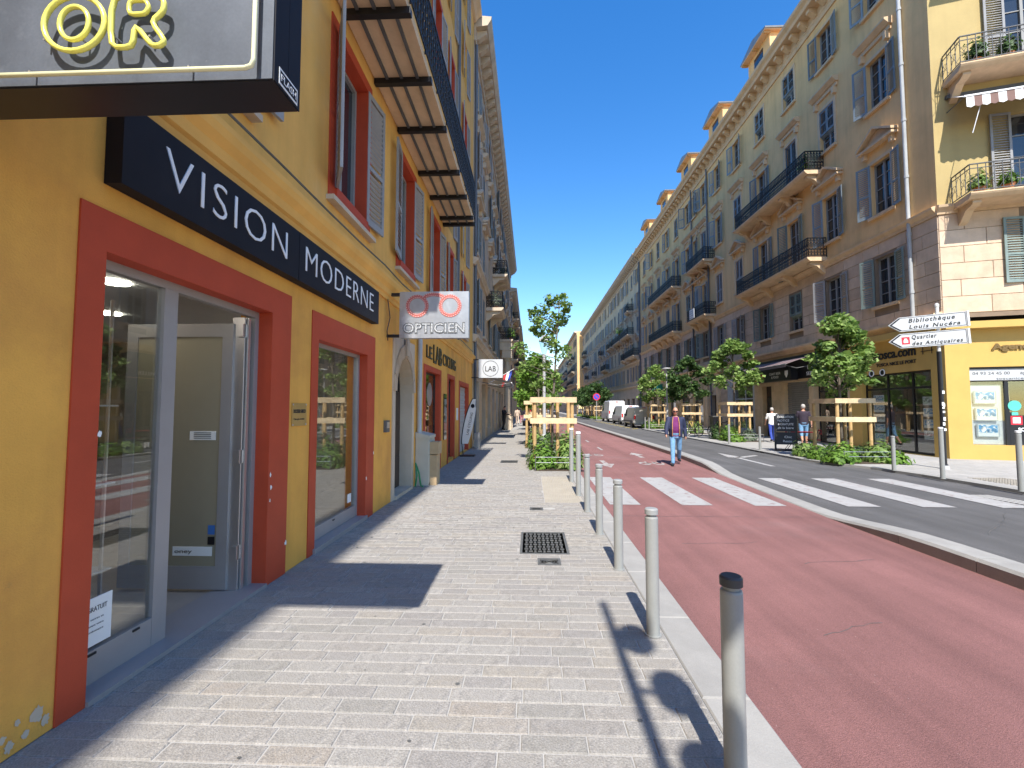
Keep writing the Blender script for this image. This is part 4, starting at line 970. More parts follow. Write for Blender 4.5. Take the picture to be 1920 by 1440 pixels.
# bar next door
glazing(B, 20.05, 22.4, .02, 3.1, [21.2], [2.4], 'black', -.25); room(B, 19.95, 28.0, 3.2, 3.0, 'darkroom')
B.part('roller_shutter', M['roller'], [(22.75, 24.85, .03+i*.11, .13+i*.11, -.2, -.17+.018*(i % 2)) for i in range(27)])
dr = B.part('bar_door', M['door'], [(26.2, 27.2, .02, 2.9, -.3, -.25)]); B.part('pane', M['pane'], [(26.32, 27.08, 1.0, 2.3, -.25, -.235)], dr)
B.part('fascia', M['black'], [(19.95, 28.1, 3.12, 4.3, .02, .1)])
bt = thing('bar_lettering', 'red and white letters on the black bar fascia under the awning', 'lettering', (RX-.1, 20, 3.2))
text('LA BAR', M['signred'], bt, (-.4, 8.0, .0), R(-90), size=.33, ext=.01, width=2.1, bold=.012); text('CRAFT BEER', M['whitetext'], bt, (-.4, 5.4, .22), R(-90), size=.13, ext=.004, width=1.1); text('& FOOD', M['whitetext'], bt, (-.4, 5.2, .03), R(-90), size=.13, ext=.004, width=.7)
MB().prism([(-.14, .17), (.14, .17), (.14, -.02), (0, -.2), (-.14, -.02)], -.41, -.40, 'x').build('shield_emblem', M['whitetext'], bt, (0, 3.75, .2)); MB().box(-.4, -.02, 3.4, 8.1, -.12, .5).build('letter_board', M['black'], bt)
text('NICE', M['whitetext'], bt, (-.02, 2.6, .35), R(-90), size=.18, ext=.004, width=.7); text('SEED WELLER', M['whitetext'], bt, (-.02, 2.7, .05), R(-90), size=.18, ext=.004, width=1.9)
av = thing('shop_awning', 'dusty mauve folding awning over the bar front', 'awning', (RX, 24, 3.9))
m = MB(); n = 12
for i in range(n):
    a, b = -1.6+5.8*i/n, -1.6+5.8*(i+1)/n; d = .02*math.sin(i*2.1)
    m.add([(-.1, a, .28), (-.1, b, .28), (-1.25, b, -.12+d), (-1.25, a, -.12+d), (-1.26, a, -.26), (-1.26, b, -.26)], [(0,1,2,3), (3,2,5,4)])
m.build('cloth', M['awning_mauve'], av); MB().tube([(-1.25, -1.6, -.13), (-1.25, 4.2, -.13)], .03, 6).build('front_bar', M['iron_grey'], av)
for c in (-1.4, 4.0): MB().tube([(-.1, c, -.2), (-.65, c, -.3), (-1.22, c, -.14)], .02, 6).build('arm', M['iron_grey'], av)
# pale shop, portal, further openings
glazing(B, 28.35, 31.2, .3, 3.2, [29.7], [2.2], 'shopgrey', -.18); room(B, 28.2, 31.6, 3.3, 2.5, 'pale_int')
m = B.mb(); uc = B.u(34.15); m.prism(archpoly(uc, 2.3, .6, 3.6, .82), -.2, .06, 'y'); m.build('portal_arch', M['greytrim'], root)
dr = B.part('portal_door', M['door'], [(33.55, 34.75, 0, 2.95, -.34, -.28)])
for a in (33.62, 34.2):
    for z in (.2, 1.15, 2.05): B.part('door_panel', M['door'], [(a, a+.48, z, z+.78, -.28, -.255)], dr)
B.part('portal_pilaster', M['trim'], [(32.95, 33.3, 0, 4.3, 0, .22)]); B.part('portal_pilaster', M['trim'], [(35.0, 35.35, 0, 4.3, 0, .22)])
course(B, 32.5, 35.9, [(0, 4.2), (.3, 4.2), (.34, 4.4), (.6, 4.62), (.62, 4.86), (0, 4.95)], 'trim', 'portal_hood')
for a, b, z0, z1 in g_open[5:]:
    f = B.part('shop_frame', M['iron_grey'], [(a, a+.07, z0, z1, -.26, -.2), (b-.07, b, z0, z1, -.26, -.2), (a+.07, b-.07, z1-.07, z1, -.26, -.2), (a+.07, b-.07, 2.2, 2.27, -.26, -.2)]); B.part('pane', M['pane'], [(a+.07, b-.07, z0, 2.2, -.24, -.22)], f); B.part('pane', M['pane'], [(a+.07, b-.07, 2.27, z1-.07, -.24, -.22)], f)
pg = thing('pharmacy_sign', 'square green sign projecting from the wall above the vans', 'sign', (RX-.6, 47.2, 3.6)); MB().box(-.55, .55, -.1, .1, -.5, .5).build('panel', M['green'], pg); MB().box(.55, .62, -.05, .05, -.05, .05).build('bracket', M['iron_grey'], pg)
MB().box(-.3, .3, -.11, -.102, -.08, .08).build('cross_bar', M['seafoam'], pg); MB().box(-.08, .08, -.116, -.112, -.3, .3).build('cross_bar', M['seafoam'], pg)
# end-wall agency window
E_.wall('shop_wall', M['yellow_shop'], RX, 24, 0, 4.45, [(14.22, 21, .47, 2.97)], .3); E_.part('canopy', M['yellow_shop'], [(RX-.1, 24, 4.2, 4.42, 0, .33)])
f = E_.part('shop_frame', M['black'], [(14.22, 14.26, .47, 2.97, -.16, -.1), (15.14, 15.24, .47, 2.5, -.16, -.1), (14.26, 21, 2.92, 2.97, -.16, -.1)]); E_.part('pane', M['glass'], [(14.26, 15.14, .47, 2.5, -.14, -.13)], f); E_.part('pane', M['glass'], [(15.24, 21, .47, 2.5, -.14, -.13)], f)
E_.part('shop_room', M['pale_int'], [(14.1, 22, .0, 3.1, -3, -2.9), (15.3, 15.4, 0, 3.1, -2.9, -.35), (14.1, 22, 3.1, 3.15, -3, -.31), (14.1, 22, .3, .45, -3, -.31)]); E_.part('display_board', M['white'], [(14.27, 15.13, .48, 2.4, -.26, -.22)])
bn = E_.part('window_banner', M['signwhite'], [(14.24, 21, 2.54, 2.9, -.095, -.085)])
wl = thing('window_lettering', 'grey phone number and web line on the white window banner', 'lettering', ew(14.34, -.08, 2.5), R(-EA))
text('04 93 24 45 00', M['iron_grey'], wl, (0, 0, .22), 0, size=.1, ext=.001, width=.95); text('toscanicelep', M['iron_grey'], wl, (.6, 0, .06), 0, size=.08, ext=.001, width=.9); text('agence', M['iron_grey'], wl, (1.2, 0, .22), 0, size=.12, ext=.001, width=.5)
al = thing('shop_lettering', 'bold brown letters high on the yellow end wall', 'lettering', ew(14.8, 0, 3.4), R(-EA)); text('Agence', mat('brown_lettering', (.16, .10, .03), .6), al, (0, -.025, .12), 0, size=.19, ext=.02, width=1.1, bold=.012)
for i, z in enumerate((1.8, 1.26, .74)):
    o = thing('listing_card', 'framed coast picture hung '+('highest', 'in the middle', 'lowest')[i]+' on the white end wall board', 'card', ew(14.66+i*.02, -.18, z), R(-EA), 'property cards on the end wall board')
    MB().box(-.29, .29, -.03, 0, -.02, .4).build('holder', M['silver'], o); MB().box(-.26, .26, -.036, -.031, .0, .38).build('card', M['paper'], o); MB().box(-.24, .24, -.04, -.0365, .12, .36).build('picture', M['photo1'], o)
o = thing('window_sticker', 'turquoise scalloped sticker on the end wall window', 'sticker', ew(15.36, -.09, 1.72), R(-EA)); MB().lathe([(.17, -.004), (.17, 0)], (0,0,0), 14, 'y').build('disc', M['seafoam'], o); MB().box(-.08, .08, -.004, 0, -.3, -.2).build('strip', M['seafoam'], o)
o = thing('scan_poster', 'black and red poster with white print on the end wall window', 'poster', ew(15.22, -.1, .62), R(-EA)); MB().box(0, .9, -.004, 0, -.1, .8).build('sheet', M['black'], o); MB().box(.03, .32, -.008, -.0045, .5, .78).build('red_square', M['signred'], o); MB().box(.08, .27, -.011, -.0085, .55, .73).build('white_square', M['paper'], o)
text('SCANNEZ', M['whitetext'], o, (.2, -.007, .3), 0, size=.11, ext=.001, width=.65, bold=.006); text('decouvrez', M['whitetext'], o, (.35, -.007, .14), 0, size=.07, ext=.001, width=.5); text('nos biens', M['whitetext'], o, (.35, -.007, .02), 0, size=.07, ext=.001, width=.5)

# ================================================================== further buildings
def plain_building(name, label, side, X, Y0, Y1, H, floors, bay, wm, tm, sm, gf=4.4, balc=.25, dorm=None, seed=1, single=True, cornice=.6, shm=.6, bw=1.0, cend=True, ped=True):
    r = random.Random(seed); root = thing(name, label, 'building', (X, Y0, 0), R(90 if side > 0 else -90))
    F = Fac(root, 0, 1 if side > 0 else -1, Y0); n = max(1, int((Y1-Y0)/bay)); st = (Y1-Y0)/n
    fh = (H-gf-.9)/floors; holes = []; gh = []
    for i in range(n):
        c = Y0+(i+.5)*st
        for k in range(floors):
            z0 = gf+fh*k+.75; holes.append((c-bw/2, c+bw/2, z0, z0+fh*.60, k, c, i))
        gh.append((c-.95, c+.95, .05 if i % 2 else .5, 2.9, i, c))
    F.wall('upper_wall', M[wm], Y0, Y1, gf, H, [h[:4] for h in holes], .25, 9); F.wall('ground_floor_wall', M[tm], Y0, Y1, 0, gf, [h[:4] for h in gh], .3)
    u0, u1 = sorted((F.u(Y0), F.u(Y1)))
    for z in (gf, gf+fh):
        m = F.mb(); m.prism([(0, z-.1), (.1, z-.1), (.14, z), (.24, z+.08), (.24, z+.18), (0, z+.24)], u0, u1, 'x'); m.build('string_course', M[tm], root)
    m = F.mb(); cz = H-.8; m.prism([(0, cz-.2), (.08, cz-.2), (.1, cz+.4), (cornice, cz+.46), (cornice+.15, cz+.7), (cornice+.18, cz+.85), (0, cz+.95)], u0, u1, 'x'); m.build('cornice', M[tm], root)
    if Y0 < 60: modillions(F, Y0, Y1, cz+.02, .75, .26, .4, cornice-.06, tm)
    for a, b, z0, z1, k, c, i in holes:
        rr = r.random(); mode = 'open' if rr < shm else ('closed' if rr < shm+.22 else 'none')
        wd = window(F, c, z0, z1, bw, mode, sm if r.random() < .7 else 'shut_grey', .18, a=(r.choice((6, 12)), r.choice((6, 12, 20))), bars=2)
        if Y0 < 60:
            if ped and k in (1, 2): pediment(F, c, z1+.5, 1.6, k == 1, tm)
            F.part('sill', M[tm], [(a-.1, b+.1, z0-.12, z0-.01, 0, .12)])
        if k in (1, 2, 3) and r.random() < balc and i < n-1:
            balcony(F, c-1.0, c+(1.0 if r.random() < .5 else st+1.0) if True else c, z0-.05, .85, tm, brackets=2)
    for a, b, z0, z1, i, c in gh:
        f = F.part('shop_frame', M['iron_grey'], [(a, a+.08, z0, z1, -.26, -.2), (b-.08, b, z0, z1, -.26, -.2), (a+.08, b-.08, z1-.08, z1, -.26, -.2)]); F.part('pane', M['pane'], [(a+.08, b-.08, z0, z1-.08, -.24, -.22)], f)
    if dorm:
        for i in range(dorm):
            c = Y0+(i+.5)*(Y1-Y0)/dorm; d = F.part('dormer', M[tm], [(c-.7, c+.7, H, H+1.2, -1.6, -.3)]); m = F.mb(); u = F.u(c); m.prism([(u-.9, H+1.2), (u+.9, H+1.2), (u+.8, H+1.35), (u, H+1.65), (u-.8, H+1.35)], -1.8, -.1, 'y'); m.build('dormer_roof', M[tm], d); F.part('pane', M['pane'], [(c-.4, c+.4, H+.2, H+1.1, -.3, -.28)], d)
    m = F.mb(); m.tube([(F.u(Y0+.3), .08, .3), (F.u(Y0+.3), .08, H-1)], .06, 8); m.build('drainpipe', M['pipe_dark'], root)
    F.part('roof', M['terracotta'], [(Y0, Y1, H, H+.08, -9, -.1)]); return root, F
g1, FG = plain_building('grey_stone_building', 'grey stone building with bracketed cornice beyond the ochre shops', -1, WX, 19.12, 56, 18.9, 4, 2.9, 'greystone', 'greytrim', 'shut_blue', 4.6, 0, None, 3, shm=.7)
ashlar(FG, 19.2, 56, .1, 4.4, [(h[0], h[1], 0, 2.95) for h in [(19.12+(i+.5)*36.88/12-1, 19.12+(i+.5)*36.88/12+1) for i in range(12)]], 'tan_block', .5, 1.1, single=False, seed=21)
balcony(FG, 24.8, 27.4, 7.2, .95, 'greytrim', brackets=2); balcony(FG, 29.2, 32.4, 10.4, .95, 'greytrim', brackets=3); balcony(FG, 34.5, 38.0, 6.9, 1.1, 'greytrim', brackets=2)
# portal column carrying that balcony
for c in (35.0, 37.4):
    m = FG.mb(); u = FG.u(c); m.box(u-.32, u+.32, .3, 1.0, 0, 1.0); m.lathe([(.27, 1.0), (.27, 1.12), (.22, 1.2), (.19, 5.2), (.24, 5.3), (.28, 5.5)], (u, .65, 0), 16); m.box(u-.34, u+.34, .28, 1.02, 5.5, 6.1); m.build('portal_column', M['greytrim'], g1, smooth=False)
FG.part('portal_beam', M['greytrim'], [(34.6, 37.8, 6.1, 6.7, .02, 1.05)])
aw = thing('shop_awning', 'grey awning out over the left pavement under the flag', 'awning', (WX, 24.2, 3.2))
MB().add([(.05, -1.4, .15), (.05, 1.6, .15), (1.5, 1.6, -.25), (1.5, -1.4, -.25), (1.52, -1.4, -.5), (1.52, 1.6, -.5), (.05, -1.4, .1), (1.5, -1.4, -.3)], [(0,1,2,3), (3,2,5,4)]).build('cloth', M['awning_grey'], aw); MB().tube([(1.5, -1.4, -.27), (1.5, 1.6, -.27)], .03, 6).build('front_bar', M['white'], aw)
for c in (-1.35, 1.55): MB().tube([(.03, c, -.25), (.8, c, -.4), (1.48, c, -.28)], .02, 6).build('arm', M['iron_grey'], aw)
fg = thing('national_flag', 'blue white and red flag on a slanted pole from the left wall', 'flag', (WX+1.0, 26.5, 3.4))
MB().tube([(-.9, 0, -.25), (.5, 0, .55)], .015, 6).build('pole', M['white'], fg)
for i, mt in enumerate(('bluecloth', 'whitecloth', 'redcloth')):
    m = MB(); n = 5
    for j in range(n):
        t0, t1 = j/n, (j+1)/n
        def P(s_, t): x = .42-s_*.42; return (x-.14*t-.1*s_, .08*math.sin(t*5+s_*3), .5-.24*s_*.9-.75*t*(.7+.3*s_)-.1*s_)
        a, b = i/3, (i+1)/3; m.add([P(a, t0), P(b, t0), P(b, t1), P(a, t1)], [(0,1,2,3)])
    m.build('cloth_band', M[mt], fg)
plain_building('orange_building', 'lower orange rendered building further along the left side', -1, WX, 56.02, 82, 16.6, 4, 3.2, 'ochre_up', 'greytrim', 'shut_dark', 4.2, .5, None, 5)
plain_building('brown_building', 'brown balconied building far along the left side', -1, WX+.1, 82.02, 112, 16.8, 5, 3.2, 'greystone', 'greytrim', 'shut_dark', 4.2, .6, None, 6)
plain_building('pale_building', 'pale building near the far end of the left side', -1, WX+.2, 112.02, 170, 16.2, 5, 3.6, 'wall_r2', 'greytrim', 'shut_dark', 4.2, .5, None, 7)
plain_building('distant_building', 'most distant building on the left side of the street', -1, WX, 170.05, 260, 17, 5, 4.5, 'greystone', 'greytrim', 'shut_dark', 4.2, .4, None, 8)
r2, F2 = plain_building('pale_apartment_block', 'pale grey apartment block with small roof dormers beyond the vans', 1, RX, 56.25, 117.5, 20.9, 5, 3.05, 'wall_r2', 'greytrim', 'shut_blue', 4.4, .22, 12, 9, cornice=.7)
plain_building('projecting_block', 'block whose sunlit yellow side wall projects into the street', 1, RX-1.5, 118, 150, 21.6, 5, 3.2, 'wall_r', 'greytrim', 'shut_dark', 4.4, .5, None, 10)
plain_building('dark_balconied_block', 'dark block crowded with balconies far along the right side', 1, RX-.9, 150.1, 200, 19.5, 5, 3.4, 'greystone', 'greytrim', 'shut_dark', 4.4, .6, None, 11)
plain_building('distant_block', 'most distant block on the right side of the street', 1, RX-1.2, 200.1, 280, 19, 5, 4.5, 'greystone', 'greytrim', 'shut_dark', 4.4, .4, None, 12)
r9, F9 = plain_building('closing_building', 'pale building closing the street at its far end', 1, 0, 0, 60, 15, 4, 4, 'wall_r2', 'greytrim', 'shut_dark', 4.4, .0, None, 13); r9.location = (-25, 330, 0); r9.rotation_euler = (0, 0, R(180)); r9.location = (35, 330, 0)

# ================================================================== street furniture
def bollard_proto(h, caps, label):
    b = thing('bollard', label, 'bollard', (0,0,0), 0, 'grey steel bollards along the kerb'); r = .047
    MB().lathe([(r, 0), (r, h-.07), (r-.003, h-.062), (r-.012, h-.058), (r-.012, h-.045)], n=36).build('post', M['bollard'], b, smooth=False)
    MB().lathe([(r-.012, h-.045), (r+.001, h-.042), (r+.001, h-.008), (r-.006, h)], n=36).build('cap', M[caps], b); MB().lathe([(r+.012, 0), (r+.012, .006)], n=16).build('base_ring', M['bollard'], b); return b
b0 = bollard_proto(.91, 'cap', 'nearest grey bollard with black cap on the left kerb'); b0.location = (.885, 2.09, 0)
b1 = bollard_proto(.91, 'capg', 'second grey bollard from the camera on the left kerb'); b1.location = (.89, 3.44, 0)
for n_, yy in (('third', 4.79), ('fourth', 6.09), ('fifth', 7.38)): dup(b1, (.9, yy, 0), 0, n_+' grey bollard from the camera on the left kerb')
bw = bollard_proto(1.2, 'white', 'tall white capped bollard nearer the crossing on the left kerb'); bw.location = (.9, 8.71, 0); dup(bw, (.91, 10.3, 0), 0, 'tall white capped bollard beside the first tree guard on the left')
for n_, x, yy in (('grey bollard at the right picture edge by the end wall window', 9.72, 9.5), ('grey bollard just in front of the direction signpost', 9.62, 11.1), ('grey bollard between the signpost and the near right tree', 9.6, 12.5), ('grey bollard left of the chalkboard', 9.05, 18.4), ('grey bollard by the second right tree bed', 9.05, 21.2)): dup(bw if x > 9.61 else b1, (x, yy, 0), 0, n_)
for i, yy in enumerate((27.2, 28.6, 35.2, 36.4)): dup(b1, (9.05, yy, 0), 0, ('grey bollard behind the walking man', 'grey bollard just beyond the walking man', 'grey bollard beside the fourth right tree guard', 'grey bollard in front of the silver van')[i])
# direction signpost
sp = thing('direction_signpost', 'black pole carrying two white arrow direction signs', 'signpost', (11.2, 12.85, 0))
MB().lathe([(.075, 0), (.075, .12), (.055, .14), (.055, 3.2)], n=16).build('pole', M['black'], sp); MB().lathe([(.04, 3.2), (.04, 4.42), (.05, 4.44), (.05, 4.5), (.02, 4.54)], n=14).build('upper_pole', M['signback'], sp); MB().lathe([(.11, 0), (.09, .1)], n=14).build('base', M['lampgrey'], sp)
rs_ = random.Random(5)
for i in range(8): z = rs_.uniform(1.0, 2.1); MB().box(-.03, .03, -.0575, -.0555, z, z+rs_.uniform(.04, .1)).build('sticker', M['paper'], sp, (rs_.uniform(-.015, .015), -.0005*i, 0))
for z, l1, l2, tilt in ((4.03, 'Bibliothèque', 'Louis Nucéra', 9), (3.56, 'Quartier', 'des Antiquaires', 8)):
    pl = MB().prism([(-1.18, 0), (-.92, .2), (.55, .2), (.55, -.2), (-.92, -.2)], -.03, .03, 'y').build('arrow_panel', M['signwhite'], sp, (.02, -.07, z)); pl.rotation_euler = (0, R(-tilt*.35), R(-18))
    MB().box(.552, .6, -.05, .05, -.205, .205).build('end_cap', M['signback'], pl)
    m = MB()
    for q in ([(-1.16, .0), (-1.1, 0), (-.885, .17), (-.93, .18)], [(-1.16, 0), (-1.1, 0), (-.885, -.17), (-.93, -.18)], [(-.93, .18), (-.9, .168), (.53, .168), (.53, .18)], [(-.93, -.18), (-.9, -.168), (.53, -.168), (.53, -.18)], [(.518, -.168), (.53, -.168), (.53, .168), (.518, .168)]): m.add([(x, -.032, zz) for x, zz in q], [(0,1,2,3)])
    m.build('border', M['navy'], pl)
    x0 = -.72 if z > 4 else -.66
    text(l1, M['blacktext'], pl, (x0, -.034, .03), 0, size=.115, ext=.001, bold=.003, shear=.25, width=1.02 if z > 4 else .55, sp=1.25); text(l2, M['blacktext'], pl, (x0, -.034, -.14), 0, size=.105, ext=.001, bold=.003, shear=.25, width=1.12 if z > 4 else 1.1, sp=1.25)
    if z < 4: k = MB().box(-.89, -.71, -.0335, -.0325, -.1, .1).build('red_pictogram', M['signred'], pl); MB().box(-.85, -.75, -.035, -.034, -.06, .02).box(-.83, -.77, -.035, -.034, .02, .06).build('chair_symbol', M['paper'], k)
# lamp whose shadow falls on the near pavement
lm = thing('projector_mast', 'tall lamp mast behind the viewer whose shadow crosses the pavement', 'street lamp', (.6, -1.5, 0))
MB().lathe([(.06, 0), (.045, 3), (.032, 6.88)], n=14).build('pole', M['lampgrey'], lm)
for i, (z, sx) in enumerate(((6.12, .12), (5.36, .2), (4.6, .18))):
    h = MB().lathe([(.07, -.16), (.115, -.1), (.115, .1), (.08, .16)], (sx+.02, .0, z), 14, 'y').build('projector', M['lampgrey'], lm); MB().tube([(0, 0, z), (sx-.06, 0, z)], .025, 6).build('arm', M['lampgrey'], h)
# street lamps
sl_ = thing('street_lamp', 'slim grey street lamp with flat head on the right pavement', 'street lamp', (9.25, 31.2, 0)); MB().lathe([(.09, 0), (.09, .6), (.06, .65), (.05, 4.05)], n=12).build('pole', M['lampgrey'], sl_); MB().lathe([(.05, 4.05), (.12, 4.12), (.2, 4.28), (.3, 4.3), (.3, 4.36), (.1, 4.4)], n=16).build('head', M['lampgrey'], sl_)
ln = thing('lantern_lamp', 'grey lantern street lamp among the left trees', 'street lamp', (.55, 18.5, 0)); MB().lathe([(.12, 0), (.12, .5), (.07, .6), (.055, 3.7), (.08, 3.75), (.05, 3.85)], n=12).build('pole', M['lampgrey'], ln); k = MB().lathe([(.08, 3.85), (.2, 4.35), (.21, 4.38)], n=8).build('lantern', M['glass'], ln); MB().lathe([(.23, 4.38), (.2, 4.45), (.06, 4.6), (.02, 4.72)], n=8).build('lantern_cap', M['lampgrey'], k)
# no parking sign
npk = thing('no_parking_sign', 'round blue and red no stopping sign above the white vans', 'road sign', (9.1, 63.2, 0)); MB().tube([(0, 0, 0), (0, 0, 3.0)], .04, 8).build('pole', M['lampgrey'], npk)
MB().lathe([(.5, -.03), (.5, 0)], (0, -.04, 3.2), 24, 'y').build('disc', M['signred'], npk); k = MB().lathe([(.38, -.036), (.38, -.031)], (0, -.04, 3.2), 24, 'y').build('blue_field', M['signblue'], npk); q = MB().box(-.4, .4, -.08, -.078, -.05, .05).build('red_bar', M['signred'], npk, (0, 0, 3.2)); q.rotation_euler = (0, R(45), 0)
# chalkboard and chairs
cbd = thing('chalkboard', 'black chalkboard stand with white handwriting on the right pavement', 'sign', (9.78, 17.9, 0), R(-14))
for x in (-.36, .36): MB().box(x-.03, x+.03, -.03, .03, 0, 1.35).build('post', M['black'], cbd)
MB().box(-.33, .33, -.02, .02, .75, 1.42).build('board', M['chalk'], cbd); MB().box(-.33, .33, -.02, .02, .25, .72).build('board', M['chalk'], cbd); MB().box(-.4, .4, .03, .35, .02, .05).build('foot', M['black'], cbd)
for i, s_ in enumerate(('ÉVALUATION', 'NOTICE', '& GRATUITE', 'de la biere')): text(s_, M['whitetext'], cbd, (-.27, -.022, 1.27-i*.14), 0, size=.085, ext=.001, width=.54 if i != 1 else .4, shear=.1)
text('Chic', M['whitetext'], cbd, (-.05, -.022, .5), 0, size=.09, ext=.001, width=.25); text('Resto', M['whitetext'], cbd, (-.1, -.022, .34), 0, size=.09, ext=.001, width=.3)
def chair(label, loc, rz):
    c = thing('folding_chair', label, 'chair', loc, rz, 'red folding chairs by the chalkboard'); 
    for i in range(4): MB().box(-.2, .2, -.19+i*.1, -.11+i*.1, .44, .46).build('seat_slat', M['redcloth'], c)
    for i in range(2): MB().box(-.2, .2, .2, .22, .66+i*.1, .73+i*.1).build('back_slat', M['redcloth'], c)
    for x in (-.19, .19):
        MB().tube([(x, .21, .84), (x, .05, .44), (x, -.22, 0)], .012, 5).build('leg', M['iron'], c); MB().tube([(x, -.18, .45), (x, .05, .3), (x, .24, 0)], .012, 5).build('leg', M['iron'], c)
chair('red folding chair beside the chalkboard', (10.25, 18.3, 0), R(70)); chair('red folding chair nearer the planted bed', (10.7, 17.7, 0), R(-110))
tb = thing('bistro_table', 'small dark red bistro table between the folding chairs', 'table', (10.55, 18.1, 0)); MB().box(-.3, .3, -.3, .3, .7, .73).build('table_top', M['redcloth'], tb); MB().tube([(-.25, -.25, 0), (.25, .25, .7)], .012, 5).build('leg', M['iron'], tb); MB().tube([(.25, -.25, 0), (-.25, .25, .7)], .012, 5).build('leg', M['iron'], tb)

# ================================================================== trees, guards, planting
def leafmesh(pts, size, seed, mt, up=.5, jit=.35, elong=1.0):
    r = np.random.default_rng(seed); n = len(pts); pts = np.array(pts)
    nrm = r.normal(size=(n, 3)); nrm[:,2] = np.abs(nrm[:,2])+up; nrm /= np.linalg.norm(nrm, axis=1)[:,None]
    a = np.cross(nrm, r.normal(size=(n, 3))); a /= np.linalg.norm(a, axis=1)[:,None]; b = np.cross(nrm, a)
    s = size*r.uniform(.6, 1.3, n)[:,None]; k = elong
    tip = pts+a*s*.6*k; base = pts-a*s*.6*k; l = pts+b*s*.5-nrm*s*.16; rr = pts-b*s*.5-nrm*s*.16; l2 = pts+a*s*.28*k+b*s*.30; r2 = pts+a*s*.28*k-b*s*.30
    V = np.stack([base, l, l2, tip, r2, rr], 1).reshape(-1, 3); idx = np.arange(n)*6
    Fc = np.stack([np.stack([idx, idx+1, idx+2, idx+3], 1), np.stack([idx, idx+3, idx+4, idx+5], 1)], 1).reshape(-1, 4)
    me = bpy.data.meshes.new('leaves'); me.vertices.add(len(V)); me.vertices.foreach_set('co', V.ravel()); me.loops.add(len(Fc)*4); me.loops.foreach_set('vertex_index', Fc.ravel().astype(np.int32))
    me.polygons.add(len(Fc)); me.polygons.foreach_set('loop_start', np.arange(len(Fc), dtype=np.int32)*4); me.update(); me.validate()
    t = np.repeat(np.clip(r.normal(.5, .25, n), 0, 1), 2); at = me.attributes.new('tone', 'FLOAT', 'FACE'); at.data.foreach_set('value', t.astype(np.float32)); me.materials.append(M[mt]); return me
def clumps(cs, per, rad, seed, flat=.7):
    r = np.random.default_rng(seed); out = []
    for c in cs:
        q = r.normal(size=(per, 3)); q /= np.linalg.norm(q, axis=1)[:,None]; q *= (r.random(per)**.4)[:,None]*rad*r.uniform(.6, 1.25); q[:,2] *= flat; out.append(q+np.array(c))
    return np.concatenate(out)
def tree(name, label, loc, crown, trunk_h, seed, mt='leaf', leaf=.13, ncl=46, per=60, crad=.30, group=None, shape='egg', trunk_r=.05):
    (rx, z0, z1) = crown; r = random.Random(seed); t = thing(name, label, 'tree', loc, r.uniform(0, 6), group); cs = []
    for i in range(ncl):
        h = r.random()**.9; z = z0+(z1-z0)*h
        prof = (math.sin(math.pi*min(1, .22+h*.80)))**.6 if shape == 'egg' else (1-.55*h)
        a = r.uniform(0, 6.283); d = rx*prof*(r.uniform(.45, 1)**.5)*.92; cs.append((d*math.cos(a), d*math.sin(a), z))
    mk('crown', leafmesh(clumps(cs, per, crad, seed), leaf, seed, mt), t)
    m = MB(); m.tube([(0, 0, 0), (.02, .01, trunk_h*.5), (-.01, .02, z0), (.02, 0, (z0+z1)/2), (0, .02, z1-.2)], [trunk_r, trunk_r*.9, trunk_r*.8, trunk_r*.5, .012], 8); m.build('trunk', M['bark'], t, smooth=True)
    for i, c in enumerate(cs[::3]):
        zb = max(z0-.1, c[2]-.5-.3*r.random()); MB().tube([(0, 0, zb), (c[0]*.5, c[1]*.5, (zb+c[2])/2+.05), c], [trunk_r*.42, trunk_r*.28, .008], 5).build('limb', M['bark'], t)
    return t
def guard(label, loc, rz=0):
    g = thing('tree_guard', label, 'tree guard', loc, rz, 'pine tree guards'); a = .52
    for x in (-a, a):
        for y in (-a, a): MB().lathe([(.052, 0), (.05, 1.9), (.04, 1.93)], (x, y, 0), 10).build('post', M['wood'], g)
    for z in (1.80, 1.22):
        for s_ in (-1, 1): MB().box(-a-.12, a+.12, s_*(a+.075)-.022, s_*(a+.075)+.022, z, z+.15).build('rail', M['woodrail'], g); MB().box(s_*(a+.075)-.022, s_*(a+.075)+.022, -a-.05, a+.05, z+.003, z+.147).build('rail', M['woodrail'], g)
    MB().lathe([(.05, 0), (.048, 1.8)], (.14, -.2, 0), 10).build('stake', M['wood'], g); return g
def shrub(name, label, loc, rx, h, seed, mt, leaf=.06, n=900, spiky=False, group=None):
    r = np.random.default_rng(seed); t = thing(name, label, 'plant', loc, 0, group); q = r.normal(size=(n, 3)); q /= np.linalg.norm(q, axis=1)[:,None]; q *= (r.random(n)**.45)[:,None]
    lump = 1+.25*np.sin(q[:,0]*5+seed)*np.cos(q[:,1]*6+seed); P_ = np.stack([q[:,0]*rx*lump, q[:,1]*rx*lump, np.abs(q[:,2])*h*lump+.03], 1)
    mk('foliage', leafmesh(P_, leaf, seed, mt, .25, elong=2.2 if spiky else 1.3), t)
    for i in range(5):
        a = r.uniform(0, 6.28); MB().tube([(0, 0, 0), (rx*.35*math.cos(a), rx*.35*math.sin(a), h*.5), (rx*.7*math.cos(a), rx*.7*math.sin(a), h*.85)], [.012, .009, .004], 5).build('stem', M['bark'], t)
    return t
